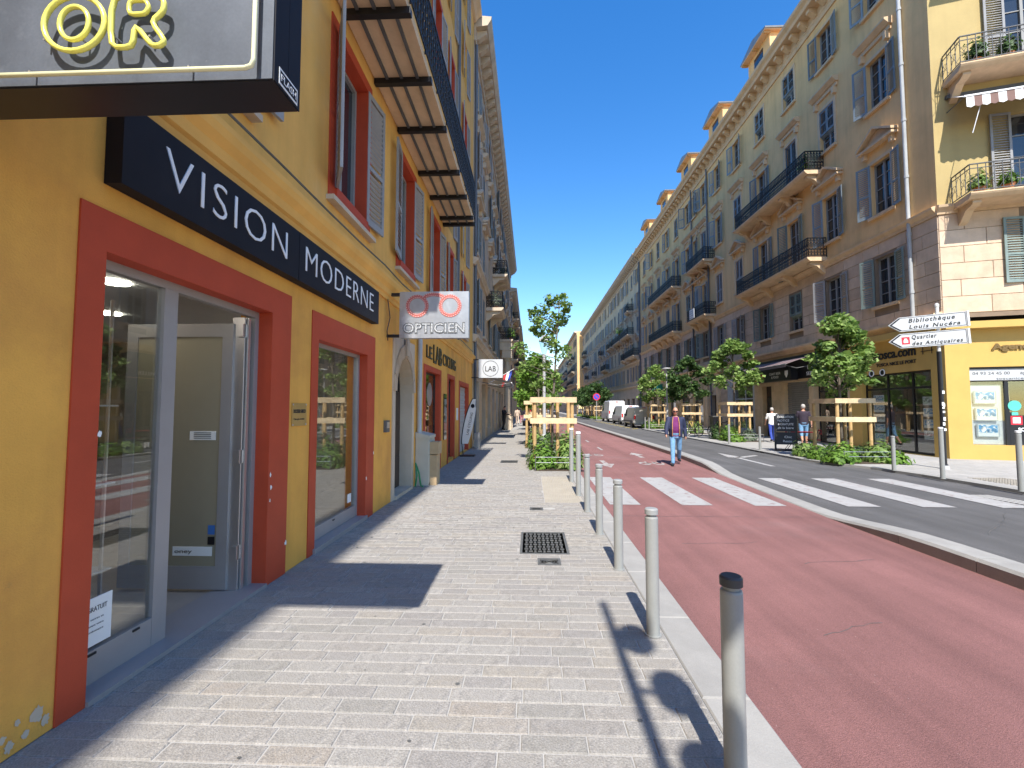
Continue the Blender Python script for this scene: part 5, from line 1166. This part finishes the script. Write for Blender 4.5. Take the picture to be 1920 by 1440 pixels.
def bed(name, label, x0, x1, y0, y1):
    t = thing(name, label, 'planting bed', ((x0+x1)/2, (y0+y1)/2, 0)); w_, d_ = (x1-x0)/2, (y1-y0)/2; MB().box(-w_, w_, -d_, d_, -.02, .02).build('soil', M['soil'], t)
    for z in (.22, .36):
        MB().tube([(-w_, -d_, z), (w_, -d_, z), (w_, d_, z), (-w_, d_, z)], .006, 5, closed=True).build('wire', M['alu'], t)
    for x in (-w_, w_):
        for y in (-d_, 0, d_): MB().tube([(x, y, 0), (x, y, .4)], .012, 6).build('wire_post', M['iron_grey'], t)
spots = [('first', 9.98, 15.05), ('second', 10.45, 23.8), ('third', 10.5, 30.6), ('fourth', 10.2, 37.4)]
bedn = ['near right tree', 'second right tree', 'third right tree', 'fourth right tree']
for i, (n_, x, y) in enumerate(spots):
    guard('pine post guard around the '+n_+' tree of the right pavement', (x, y, 0), R((4, 2, -2, 0)[i]))
    bed('planting_bed', 'wire edged planting bed under the '+n_+' tree of the right pavement', x-.75, x+.85, y-1.2, y+1.4)
tree('young_maple', 'dense young maple in front of the ochre agency', (9.98, 15.05, 0), (1.0, 2.3, 4.55), 2.2, 3, 'leaf', .145, 64, 46, .29)
tree('young_maple', 'bushy young maple second along the right pavement before the bar', (10.45, 23.8, 0), (1.35, 2.75, 5.0), 2.6, 5, 'leaf', .17, 58, 46, .36)
tree('young_maple', 'young maple third along the right pavement behind the slim lamp', (10.5, 30.6, 0), (1.45, 2.3, 4.9), 2.2, 6, 'leaf_dark', .17, 56, 55, .38)
tree('young_maple', 'young maple fourth along the right pavement beside the vans', (10.2, 37.4, 0), (1.45, 2.3, 5.0), 2.2, 8, 'leaf', .18, 50, 50, .4)
for i, y in enumerate((67.5, 72, 77, 83, 92)):
    n_ = ('nearest', 'second', 'third', 'fourth', 'farthest')[i]
    tree('street_tree', n_+' dark tree of the row beyond the vans', (9.9, y, 0), (2.1, 2.2, 5.3), 2.2, 20+i, 'leaf_dark', .24, 44, 46, .55, 'trees beyond the vans'); guard('pine guard under the '+n_+' tree beyond the vans', (9.9, y, 0))
    shrub('low_shrub', 'low shrub under the '+n_+' tree beyond the vans', (9.7, y-1.0, 0), .8, .55, 60+i, 'leaf_light', .12, 300)
# left tree line
guard('pine post guard around the nearest left tree', (.62, 13.2, 0), R(1)); guard('pine post guard around the second left tree', (.35, 19.6, 0)); guard('pine post guard around the third left tree', (.4, 27, 0)); guard('pine post guard around the fourth left tree', (.4, 34, 0))
bed('planting_bed', 'wire edged planting bed under the nearest left tree', .12, 1.15, 12.0, 14.6); bed('planting_bed', 'wire edged planting bed under the second left tree', .0, 1.0, 17.8, 21)
t = thing('tall_sapling', 'tall sparse sapling rising from the nearest left guard', 'tree', (.62, 13.3, 0)); cs = [(.05,.0,4.9),(-.1,.1,4.6),(.3,.1,4.95),(.42,-.1,4.65),(-.35,.1,4.5),(-.22,-.1,4.2),(.2,.0,4.35),(.38,.2,4.35),(.1,.1,4.1),(-.3,.0,3.98),(.0,.1,3.75),(.12,-.1,3.55),(-.62,.1,3.45),(-.5,.0,3.3),(.4,.1,3.4),(.32,0,3.2),(-.45,.1,2.95),(-.55,0,2.82),(-.05,.1,2.9),(.2,0,2.6),(-.15,.1,2.4),(.25,.1,2.2),(-.3,.2,2.3),(.1,.0,1.95)]
cs = [(c[0]*1.35-.12, c[1]*1.3, c[2]) for c in cs]; mk('crown', leafmesh(clumps(cs+[(c[0]*.8+.05, c[1]+.1, c[2]-.13) for c in cs[:12]], 60, .22, 77), .085, 77, 'leaf', .4), t); MB().tube([(0, 0, 0), (.01, 0, 1.6), (.1, .02, 2.8), (.14, 0, 3.6), (.2, .03, 4.3), (.24, 0, 4.8)], [.04, .036, .03, .024, .016, .006], 8).build('trunk', M['bark'], t, smooth=True)
for c in cs: zb = c[2]-.35; MB().tube([(.12 if zb > 2.5 else .05, .0, zb), (c[0]*.6+.05, c[1]*.5, c[2]-.15), c], [.012, .008, .003], 5).build('limb', M['bark'], t)
for i, (x, y, h, rx, mt) in enumerate(((.35, 19.7, 3.9, 1.0, 'leaf_light'), (.4, 27, 4.3, 1.35, 'leaf_light'), (.4, 34, 4.6, 1.5, 'leaf_light'), (.4, 42, 5.0, 1.7, 'leaf'), (.4, 52, 5.6, 1.9, 'leaf_light'), (.5, 64, 6, 2.2, 'leaf'), (.6, 80, 6.5, 2.6, 'leaf_light'), (.6, 100, 7, 3.0, 'leaf'), (.8, 125, 8, 3.6, 'leaf_light'))):
    n_ = ('second', 'third', 'fourth', 'fifth', 'sixth', 'seventh', 'eighth', 'ninth', 'farthest')[i]; tree('street_tree', 'light green tree, '+n_+' along the left pavement', (x, y, 0), (rx, 1.75, h), 1.7, 40+i, mt, .13+.02*i, 44, 50, .33+.05*i, 'trees along the left pavement')
def plants(prefix, x0, x1, y0, y1, k, seed, mts, hs):
    r = random.Random(seed); words = ('front left', 'front right', 'middle left', 'middle right', 'back left', 'back right', 'centre', 'rear centre')
    for i in range(k):
        x = x0+(x1-x0)*(.22+.56*(i % 2))+r.uniform(-.1, .1); y = y0+(y1-y0)*(i//2+.5)/math.ceil(k/2)
        shrub('shrub', words[i]+' shrub of '+prefix, (x, y, 0), r.uniform(.36, .5), r.choice(hs), seed*10+i, mts[i % len(mts)], .075, 750, i % 3 == 1)
plants('the nearest left bed', .12, 1.2, 12.0, 14.5, 6, 3, ['leaf_light', 'leaf', 'leaf_grey', 'leaf_grey', 'leaf', 'leaf_grey'], (.5, .75, .95)); plants('the second left bed', 0, 1, 17.9, 20.8, 4, 4, ['leaf', 'leaf_dark', 'leaf_grey'], (.6, .8))
plants('the near right bed', 9.1, 10.9, 13.9, 16.5, 6, 5, ['leaf_light', 'leaf', 'leaf_light', 'leaf_dark', 'leaf', 'leaf_light'], (.42, .5, .6)); plants('the second right bed', 9.5, 11.2, 22.6, 25.2, 4, 6, ['leaf_light', 'leaf_grey', 'leaf_dark', 'leaf'], (.6, .8)); plants('the third right bed', 9.7, 11.2, 29.4, 32, 3, 7, ['leaf_light', 'leaf', 'leaf_dark'], (.6, .7)); plants('the fourth right bed', 9.4, 11, 36.2, 38.6, 4, 8, ['leaf_light', 'leaf', 'leaf_light'], (.6, .8))
for x, y, s_, w_ in ((9.2, 14.1, 21, 'bright low ground plant at the kerb corner of the near right bed'), (9.35, 15.1, 22, 'bright low plant on the kerb side of the near right bed'), (10.0, 22.7, 23, 'bright lime plant in front of the second right bed'), (10.75, 14.0, 24, 'sprawling low plant at the signpost end of the near right bed')): shrub('ground_plant', w_, (x, y, 0), .42, .36, s_, 'leaf_light', .085, 650)

# ================================================================== people
def cap(m, p0, p1, r0, r1, n=10, sq=1.0, k=4):
    """tapered limb with rounded ends; sq flattens it front to back"""
    p0, p1 = Vector(p0), Vector(p1); d = (p1-p0); L = d.length; d.normalize(); pts = []; rs = []
    for i in range(-3, 1): t = i/3; pts.append(p0+d*(r0*t*.95)); rs.append(r0*math.sqrt(max(.02, 1-t*t)))
    for i in range(1, k): t = i/k; pts.append(p0.lerp(p1, t)); rs.append(r0+(r1-r0)*t)
    for i in range(0, 4): t = i/3; pts.append(p1+d*(r1*t*.95)); rs.append(r1*math.sqrt(max(.02, 1-t*t)))
    m.tube(pts, rs, n)
def blob(m, c, rx, ry, rz, n=14, k=8):
    m.loft([((c[0], c[1], c[2]+rz*math.sin(math.pi*(i/k-.5))), max(.002, rx*math.cos(math.pi*(i/k-.5))), max(.002, ry*math.cos(math.pi*(i/k-.5)))) for i in range(k+1)], n)
def fuse(m, vox, mt, cut=None, smooth=6):
    o = bpy.data.objects.new('x', m.mesh('x')); q = o.modifiers.new('r', 'REMESH'); q.mode = 'VOXEL'; q.voxel_size = vox; s = o.modifiers.new('s', 'SMOOTH'); s.iterations = smooth; s.factor = .5
    me = evalmesh(o); me.materials.clear(); me.materials.append(M[mt])
    if cut:
        V = [v.co.copy() for v in me.vertices]; F = [tuple(p.vertices) for p in me.polygons if not cut(p.center)]; me2 = bpy.data.meshes.new('x'); me2.from_pydata(V, [], F); me2.update(); me2.materials.append(M[mt]); me = me2
    me.polygons.foreach_set('use_smooth', [True]*len(me.polygons)); return me
def person(label, loc, rz, H=1.74, step=.0, arms=(8, -8), elbow=(15, 15), top='blackcloth', legs='jeans', hair='hairdark', bald=False, sleeve=1.0, leglen=1.0, jacket=None, belly=0, shoes='blackcloth', head_tilt=0, glasses=False, detail=True, skirt=None, group=None):
    """stands at loc, faces -Y before rotation; step = stride angle in degrees"""
    t = thing('person', label, 'person', loc, rz, group); k = H/1.75; t.scale = (k, k, k); vox = .012 if detail else .018
    def leg(s, ang, knee):
        hip = Vector((s*.095, 0, .93)); a = R(ang); kn = hip+Vector((s*.005, -math.sin(a)*.44, -math.cos(a)*.44)); b = R(ang-knee); an = kn+Vector((s*.005, -math.sin(b)*.41, -math.cos(b)*.41)); return hip, kn, an, b
    LG = [leg(-1, step, 4 if step >= 0 else 25), leg(1, -step, 22 if step > 0 else 4)]
    drop = min(q[2].z for q in LG)-.08
    def arm(s, ang, el):
        sh = Vector((s*.195, .01, 1.42)); a = R(ang); e = sh+Vector((s*.07, -math.sin(a)*.29, -math.cos(a)*.28)); b = R(ang+el); wr = e+Vector((s*.015, -math.sin(b)*.25, -math.cos(b)*.25)); return sh, e, wr, b
    AR = [arm(-1, arms[0], elbow[0]), arm(1, arms[1], elbow[1])]
    off = Vector((0, 0, -drop))
    def torso(m, g=0.0):
        m.loft([((0, 0, .86), .15+g, .11+g), ((0, .0, .95), .17+g, .125+g), ((0, -.012*belly, 1.08), .155+g+.02*belly, .115+g+.04*belly), ((0, -.015*belly, 1.2), .165+g+.015*belly, .12+g+.03*belly), ((0, 0, 1.32), .185+g, .125+g), ((0, .005, 1.41), .185+g, .105+g), ((0, .01, 1.47), .12+g, .08+g), ((0, .01, 1.50), .06+g*.5, .06+g*.5)], 16)
    hx = Matrix.Translation((0, -.02, 1.50)) @ Matrix.Rotation(R(head_tilt), 4, 'X') @ Matrix.Translation((0, .02, -1.50))
    b = MB(); torso(b); cap(b, (0, .012, 1.45), (0, -.005, 1.57), .055, .052)
    hm = MB(hx); blob(hm, (0, -.01, 1.655), .075, .095, .115, 18, 12); blob(hm, (0, -.045, 1.59), .052, .055, .05)
    hm.add([(-.014, -.098, 1.625), (.014, -.098, 1.625), (.0, -.13, 1.628), (0, -.095, 1.675)], [(0,1,2), (0,2,3), (1,3,2), (0,3,1)])
    for s in (-1, 1): blob(hm, (s*.078, .005, 1.645), .012, .02, .032, 8, 5)
    b.v += hm.v; n0 = len(b.v)-len(hm.v); b.f += [tuple(i+n0 for i in f) for f in hm.f]; b.t += hm.t
    for s, (hip, kn, an, bb) in zip((-1, 1), LG):
        cap(b, hip, kn, .082, .056); cap(b, kn, an, .056, .038); cap(b, an+Vector((0, .02, -.04)), an+Vector((s*.015, -.15, -.055)), .035, .03)
    for s, (sh, e, wr, bb) in zip((-1, 1), AR):
        cap(b, sh, e, .05, .04); cap(b, e, wr, .041, .028)
        d = (wr-e).normalized(); palm = wr+d*.07; cap(b, wr, palm, .027, .03)
        side = Vector((0, -1, 0)); side = (side-d*side.dot(d)).normalized()
        for j in range(4): f0 = palm+side*(.024-.016*j); ln_ = (.05, .06, .056, .042)[j]; f1 = f0+d*ln_*.55; cap(b, f0, f1, .0095, .009, 6, k=2); cap(b, f1, f1+(d*.8-Vector((s, 0, 0))*.6).normalized()*ln_*.5, .009, .008, 6, k=2)
        th = wr+d*.025+side*.026; cap(b, th, th+(d*.7+side*.7).normalized()*.045, .011, .009, 6, k=2)
    body = mk('body', fuse(b, vox, 'skin', smooth=2), t, off)
    # trousers
    m = MB(); m.loft([((0, 0, .84), .14, .12), ((0, 0, .93), .178, .135), ((0, 0, 1.0), .168+.015*belly, .13+.03*belly)], 16)
    for hip, kn, an, bb in LG:
        e_ = an if leglen >= 1 else kn.lerp(an, max(0, leglen*2-1)) if leglen > .5 else hip.lerp(kn, leglen*2)
        cap(m, hip, kn, .096, .07); 
        if leglen > .5: cap(m, kn, e_+Vector((0, 0, .02)), .07, .056)
    mk('trousers', fuse(m, vox, legs, smooth=4), t, off)
    for s, (hip, kn, an, bb) in zip((-1, 1), LG):
        m = MB(); cap(m, an+Vector((0, .03, -.035)), an+Vector((s*.018, -.16, -.045)), .045, .038); blob(m, an+Vector((0, 0, -.03)), .047, .055, .05); mk('shoe', fuse(m, .014, shoes, smooth=2), t, off)
    m = MB(); torso(m, .014)
    for s, (sh, e, wr, bb) in zip((-1, 1), AR):
        if not jacket:
            cap(m, sh, e if sleeve >= .5 else sh.lerp(e, .75), .066, .055)
            if sleeve >= 1: cap(m, e, wr, .054, .04)
    mk('jumper' if jacket else 'top', fuse(m, vox, top, lambda c: c.z < .9 or c.z > 1.485, 3), t, off)
    if jacket:
        m = MB(); m.loft([((0, 0, .86), .185, .15), ((0, -.01, .98), .20, .165), ((0, -.01*belly, 1.12), .195+.02*belly, .155+.04*belly), ((0, 0, 1.25), .205, .165+.02*belly), ((0, 0, 1.36), .215, .15), ((0, .005, 1.44), .19, .12), ((0, .012, 1.5), .10, .09), ((0, .02, 1.53), .085, .075)], 18)
        for s, (sh, e, wr, bb) in zip((-1, 1), AR): cap(m, sh, e, .08, .07); cap(m, e, wr, .07, .052)
        jk = mk('jacket', fuse(m, .014, jacket, lambda c: (abs(c.x) < .085+.02*(1.5-c.z) and c.y < -.02) or c.z > 1.5 and c.y < -.03 or c.z < .875, 4), t, off)
        for s in (-1, 1): MB().tube([(s*.075, -.10, 1.47), (s*.095, -.172, 1.3), (s*.1, -.178-.03*belly, 1.12), (s*.1, -.165, .92)], .012, 6).build('lining_edge', M['orangetrim'], jk)
    hh = MB(hx)
    if bald: hh.loft([((0, .012, 1.62), .079, .088), ((0, .014, 1.66), .081, .09), ((0, .02, 1.70), .076, .082)], 16)
    else: blob(hh, (0, .008, 1.682), .086, .10, .105, 16, 10)
    mk('hair', fuse(hh, .012, hair, (lambda c: c.y < -.005) if bald else (lambda c: c.y < -.055 and c.z < 1.715), 2), t, off)
    if glasses:
        g = MB(hx); g.box(-.072, -.008, -.112, -.1, 1.648, 1.684).box(.008, .072, -.112, -.1, 1.648, 1.684).box(-.01, .01, -.112, -.103, 1.668, 1.678); g.build('sunglasses', M['black'], t, off)
        for s in (-1, 1): MB(hx).box(s*.076-.003, s*.076+.003, -.1, .0, 1.668, 1.678).build('sunglasses_temple', M['black'], t, off)
        MB(hx).box(-.025, .025, -.103, -.096, 1.597, 1.603).build('mouth', M['redcloth'], t, off)
    return t
person('balding man in navy jacket, purple jumper and jeans walking on the cycle lane', (4.36, 13.9, LZ), R(-14), 1.74, 17, (24, -20), (14, 28), 'purple', 'jeans', 'hairgrey', True, jacket='navycloth', belly=1, head_tilt=10, glasses=True)
w1 = person('grey haired person in white shirt and blue trousers walking away by the bar', (11.72, 22.6, 0), R(165), 1.66, 12, (-8, 14), (20, 20), 'whitecloth', 'bluecloth', 'hairgrey', sleeve=.4)
w2 = person('grey haired man in dark shirt and denim shorts with a black shoulder bag', (11.98, 20.5, 0), R(160), 1.8, 10, (-10, 12), (15, 40), 'aubergine', 'jeans', 'hairgrey', sleeve=.4, leglen=.62, belly=.5)
bg_ = thing('shoulder_bag', 'black shoulder bag hanging at the side of the man in shorts', 'bag', (12.3, 20.4, .78)); m = MB(); blob(m, (0, 0, .12), .16, .07, .14); bo = fuse(m, .02, 'blackcloth'); mk('pouch', bo, bg_); MB().tube([(-.1, 0, .22), (-.25, .05, .62), (-.32, .1, .66)], .012, 5).build('strap', M['blackcloth'], bg_)
person('person in black leaning over a phone against the left wall', (-2.02, 34.3, 0), R(60), 1.76, 3, (25, 20), (75, 70), 'blackcloth', 'blackcloth', 'hairdark', head_tilt=22, detail=False)
for i, (x, y, tp, lg, hr, lb) in enumerate(((-1.35, 46, 'beigecloth', 'beigecloth', 'hairdark', 'far pedestrian in a long beige coat on the left pavement'), (-.95, 48.5, 'blackcloth', 'pinkcloth', 'hairdark', 'far pedestrian in pink trousers on the left pavement'), (-.55, 47.5, 'aubergine', 'bluecloth', 'hairdark', 'far pedestrian in blue jeans with a pale bag'), (-.12, 47, 'blackcloth', 'blackcloth', 'hairdark', 'far pedestrian in black with a red rucksack'))):
    person(lb, (x, y, 0), R(180 if i != 1 else 0), 1.68+.04*i, 9 if i % 2 else -9, (8, -8), (15, 15), tp, lg, hr, detail=False, group='pedestrians far along the left pavement')
tag(MB().box(-.16, .16, -.08, .08, -.22, .22).build('rucksack', M['redcloth'], None, (-.12, 46.8, 1.28)), 'red rucksack on the back of the far pedestrian in black', 'bag'); 
tag(MB().box(-.15, .15, -.07, .07, -.17, .17).build('tote_bag', M['shopgrey'], None, (-.42, 47.25, 1.05)), 'pale bag held by the far pedestrian in blue jeans', 'bag')

# ================================================================== vehicles
def wheel(parent, x, y, r, s):
    t_ = MB().lathe([(r*.62, -.11), (r*.96, -.11), (r, -.07), (r, .07), (r*.96, .11), (r*.62, .11)], (x, y, r), 22, 'x').build('wheel', M['rubber'], parent); MB().lathe([(.05, -.02), (r*.6, 0), (r*.62, .025), (r*.3, .04), (.04, .045)] if s > 0 else [(.05, .02), (r*.6, 0), (r*.62, -.025), (r*.3, -.04), (.04, -.045)], (x+s*.085, y, r), 18, 'x').build('rim', M['alu'], t_)
def van(label, loc, L, W, H, paint, hood, wr=.33, rz=0, glassrear=False):
    """tail at y=0, nose at +L"""
    t = thing('parked_van', label, 'van', loc, rz); b = W/2; secs = []; zb = .32
    prof = [(0, zb+.05, H*.93), (.04, zb, H*.985), (.25, zb, H), (L*.55, zb, H), (L*.66, zb, H*.985), (L*.72, zb, H*.94), (L*.80, zb, H*(.74 if hood else .8)), (L*.845, zb, H*(.56 if hood else .6)), (L*.93, zb, H*(.51 if hood else .54)), (L*.985, zb+.05, H*.44), (L, zb+.12, H*.36)]
    m = MB(); R_ = []
    for y, z0, z1 in prof:
        e = .97 if y in (0, L) else 1; mid = z0+(min(z1, H*.55)-z0)*.75; ww = b*e; tw = ww*(.88 if z1 > H*.8 else .93)
        if y >= L*.985: ww *= .9; tw *= .9
        half = [(.0, z0), (ww*.9, z0), (ww, z0+.12), (ww*1.0, mid), (ww*.985, mid+.1), (tw, z1-.07), (tw-.08, z1-.005), (0, z1)]
        R_.append([(x, y, z) for x, z in half]+[(-x, y, z) for x, z in half[-2:0:-1]])
    n = len(R_[0]); m.add([p for r_ in R_ for p in r_], [(i*n+j, i*n+(j+1) % n, (i+1)*n+(j+1) % n, (i+1)*n+j) for i in range(len(R_)-1) for j in range(n)]+[tuple(range(n)), tuple(range((len(R_)-1)*n, len(R_)*n))])
    body = m.build('body', M[paint], t)
    for x in (-b+.12, b-.12):
        for y in (L*.2, L*.82): wheel(t, x, y, wr, 1 if x > 0 else -1)
    for s in (-1, 1):
        x = s*(b*.985+.004)
        MB().add([(x, L*.62, H*.55), (x, L*.76, H*.55), (s*(b*.93), L*.725, H*.84), (s*(b*.91), L*.62, H*.86)], [(0,1,2,3)]).build('side_window', M['pane'], t)
        MB().box(s*(b+.02)-.07, s*(b+.02)+.07, L*.74, L*.74+.1, H*.5, H*.5+.28).build('mirror', M['black'], t); MB().box(x-.01, x+.012 if s > 0 else x+.01, .45, L*.95, .5, .62).build('side_trim', M['iron_grey'], t)
        MB().box(s*(b-.11)-.075, s*(b-.11)+.075, -.035, .0, H*.4, H*.4+.34).build('tail_lamp', M['redlamp'], t); MB().box(s*b*.66-.14, s*b*.66+.14, L-.08, L-.0, H*.36, H*.36+.16).build('headlamp', M['alu'], t)
        MB().lathe([(wr*1.18, -.02), (wr*1.18, .02)], (s*(b-.005), L*.2, wr), 20, 'x').build('wheel_arch', M['iron_grey'], t)
    MB().add([(-b*.82, L*.735, H*.925), (b*.82, L*.735, H*.925), (b*.88, L*.835, H*.585), (-b*.88, L*.835, H*.585)], [(0,1,2,3)]).build('windscreen', M['pane'], t, (0, .02, .02))
    MB().box(-b*.96, b*.96, -.07, .0, .3, .52).build('rear_bumper', M['iron_grey' if paint == 'carwhite' else paint], t); MB().box(-.008, .008, -.012, .0, .55, H*.9).build('door_seam', M['iron_grey'], t); MB().box(-.26, .26, -.085, -.07, .36, .47).build('number_plate', M['paper'], t); MB().box(-.16, .16, -.03, 0, H*.93, H*.96).build('roof_lamp', M['redlamp'], t); MB().box(.05, .25, -.02, 0, H*.42, H*.46).build('door_handle', M['black'], t)
    if glassrear: MB().box(-b*.72, b*.72, -.015, .0, H*.58, H*.88).build('rear_window', M['pane'], t)
    return t
van('tall white panel van parked farthest of the three', (10.45, 55.4, LZ), 5.4, 2.05, 2.6, 'carwhite', False, .34, R(1)); van('lower white panel van parked in the middle of the three', (10.15, 46.6, LZ), 5.0, 1.92, 1.98, 'carwhite', True, .33, R(1.5)); van('silver small van parked nearest behind the fourth guard', (9.75, 39.6, LZ), 4.2, 1.8, 1.82, 'carsilver', True, .31, R(1))
# scooter far on the street
sc = thing('motor_scooter', 'white and black motor scooter far away behind the left guards', 'scooter', (2.6, 50, LZ), R(180))
for y in (-.6, .6): k = MB().lathe([(.16, -.06), (.25, -.05), (.25, .05), (.16, .06)], (0, y, .25), 18, 'x').build('wheel', M['rubber'], sc); MB().lathe([(.03, -.03), (.15, -.02), (.15, .02), (.03, .03)], (0, y, .25), 14, 'x').build('rim', M['alu'], k)
m = MB(); m.prism([(-.75, .5), (-.7, .72), (-.1, .74), (.0, .4), (.32, .36), (.45, .9), (.52, .88), (.5, .35), (.1, .22), (-.4, .3)], -.17, .17, 'x'); m.build('body', M['white'], sc); MB().box(-.16, .16, -.72, -.05, .74, .82).build('seat', M['black'], sc); MB().box(-.16, .16, .45, .49, .95, 1.3).build('windscreen', M['black'], sc); MB().tube([(-.35, .42, 1.02), (0, .46, 1.0), (.35, .42, 1.02)], .02, 6).build('handlebar', M['black'], sc); MB().lathe([(.09, .52), (.07, .57)], (0, 0, .85), 12, 'y').build('headlamp', M['alu'], sc)
def bicycle(label, loc, rz, mt, crate=False):
    t = thing('bicycle', label, 'bicycle', loc, rz)
    for y in (-.52, .52):
        k = MB().ring((0, y, .34), .325, .022, 'x', 28, 6).build('wheel', M['rubber'], t); m = MB(); 
        for i in range(9): a = math.pi*i/9; m.tube([(0, y+.31*math.cos(a), .34+.31*math.sin(a)), (0, y-.31*math.cos(a), .34-.31*math.sin(a))], .0025, 3)
        m.build('spokes', M['alu'], k)
    a, b, c, d, e = (0, .52, .34), (0, -.52, .34), (0, -.05, .3), (0, -.2, .82), (0, .35, .85); f = MB()
    for p, q in ((b, c), (c, d), (d, b), (c, e), (d, e), (e, a)): f.tube([p, q], .017, 6)
    f.build('frame', M[mt], t); MB().tube([e, (0, .33, 1.0), (-.26, .26, 1.02)], .012, 6).tube([(0, .33, 1.0), (.26, .26, 1.02)], .012, 6).build('handlebar', M['black'], t); m = MB(); blob(m, (0, -.23, .9), .08, .14, .04); m.build('saddle', M['black'], t); MB().lathe([(.09, -.01), (.09, .01)], (.03, -.05, .3), 14, 'x').build('chainring', M['iron_grey'], t); MB().tube([(.06, -.05, .3), (.08, .08, .22)], .01, 5).tube([(-.06, -.05, .3), (-.08, -.18, .38)], .01, 5).build('cranks', M['iron_grey'], t)
    if crate: MB().box(-.22, .22, -.2+.55, .2+.55, .78, .8).box(-.22, -.2, .35, .75, .8, 1.05).box(.2, .22, .35, .75, .8, 1.05).box(-.2, .2, .35, .37, .8, 1.05).box(-.2, .2, .73, .75, .8, 1.05).build('basket', M['black'], t)
bicycle('black bicycle with front basket parked beside the second left guard', (-.02, 22.6, 0), R(168), 'iron', True); bicycle('bicycle with yellow frame parked behind the walking man', (9.7, 27.6, 0), R(20), 'ymarking'); bicycle('dark bicycle leaning by the guard before the bar', (10.9, 26.2, 0), R(75), 'iron')
for i, y in enumerate((26.2, 27.9)):
    o = thing('cycle_stand', 'steel hoop cycle stand '+('before', 'beside')[i]+' the yellow framed bicycle', 'cycle stand', (9.4, y, 0)); MB().tube([(0, -.3, 0), (0, -.3, .7), (0, -.2, .8), (0, .2, .8), (0, .3, .7), (0, .3, 0)], .024, 8).build('hoop', M['iron_grey'], o)
bn_ = thing('litter_bin', 'dark litter bin beside the arched portal behind the walking man', 'bin', (12.4, 31.0, 0)); MB().box(-.3, .3, -.3, .3, .05, 1.05).build('body', M['black'], bn_); MB().box(-.33, .33, -.33, .33, 1.05, 1.12).build('lid', M['iron_grey'], bn_)
# balcony plants
def potplant(label, loc, mt, r=.3, h=.5, s_=1):
    t = shrub('potted_plant', label, loc, r, h, s_, mt, .09, 320); MB().lathe([(.1, -.22), (.15, 0), (.16, .02)], n=12).build('pot', M['terracotta'], t); return t
potplant('potted plant on the near left grey stone balcony', (WX+.5, 25.6, 7.44), 'leaf_grey', .45, .9, 101); potplant('trailing plant on the higher left grey stone balcony', (WX+.6, 30.5, 10.64), 'leaf_grey', .4, .8, 102); potplant('yellowish plant on the left portal balcony', (WX+.9, 35.2, 7.14), 'leaf_light', .45, .9, 103)
potplant('cactus like plant at the end of the upper iron balcony', (RX-.55, 21.6, 12.89), 'leaf_light', .3, .8, 104); potplant('plant on the lower end wall balcony', ew(14.4, .6, 8.59), 'leaf', .3, .5, 105); potplant('plant at the corner of the lower end wall balcony', ew(15.1, .65, 8.59), 'leaf_light', .25, .4, 106); potplant('plant on the upper end wall balcony', ew(14.5, .6, 12.79), 'leaf_dark', .35, .7, 107); potplant('second plant on the upper end wall balcony by the shutter', ew(15.3, .6, 12.79), 'leaf_dark', .3, .6, 108); potplant('straw coloured plant on a pale block balcony', (RX-.6, 66.5, 12.5), 'leaf_light', .9, 1.0, 109)
# gum spots on the pavement
gm = MB()
for i in range(46):
    x, y = rnd.uniform(WX+.4, .9), rnd.uniform(1.9, 9); r_ = rnd.uniform(.006, .016); gm.add([(x+r_*math.cos(a*.7)*rnd.uniform(.8, 1.2), y+r_*math.sin(a*.7)*.9, .0025) for a in range(9)], [tuple(range(9))])
stuff(gm.build('gum_spots', M['castiron'], side))

# ================================================================== link everything
for o in ALL: scene.collection.objects.link(o)
scene.collection.children.unlink(TMP); bpy.data.collections.remove(TMP)
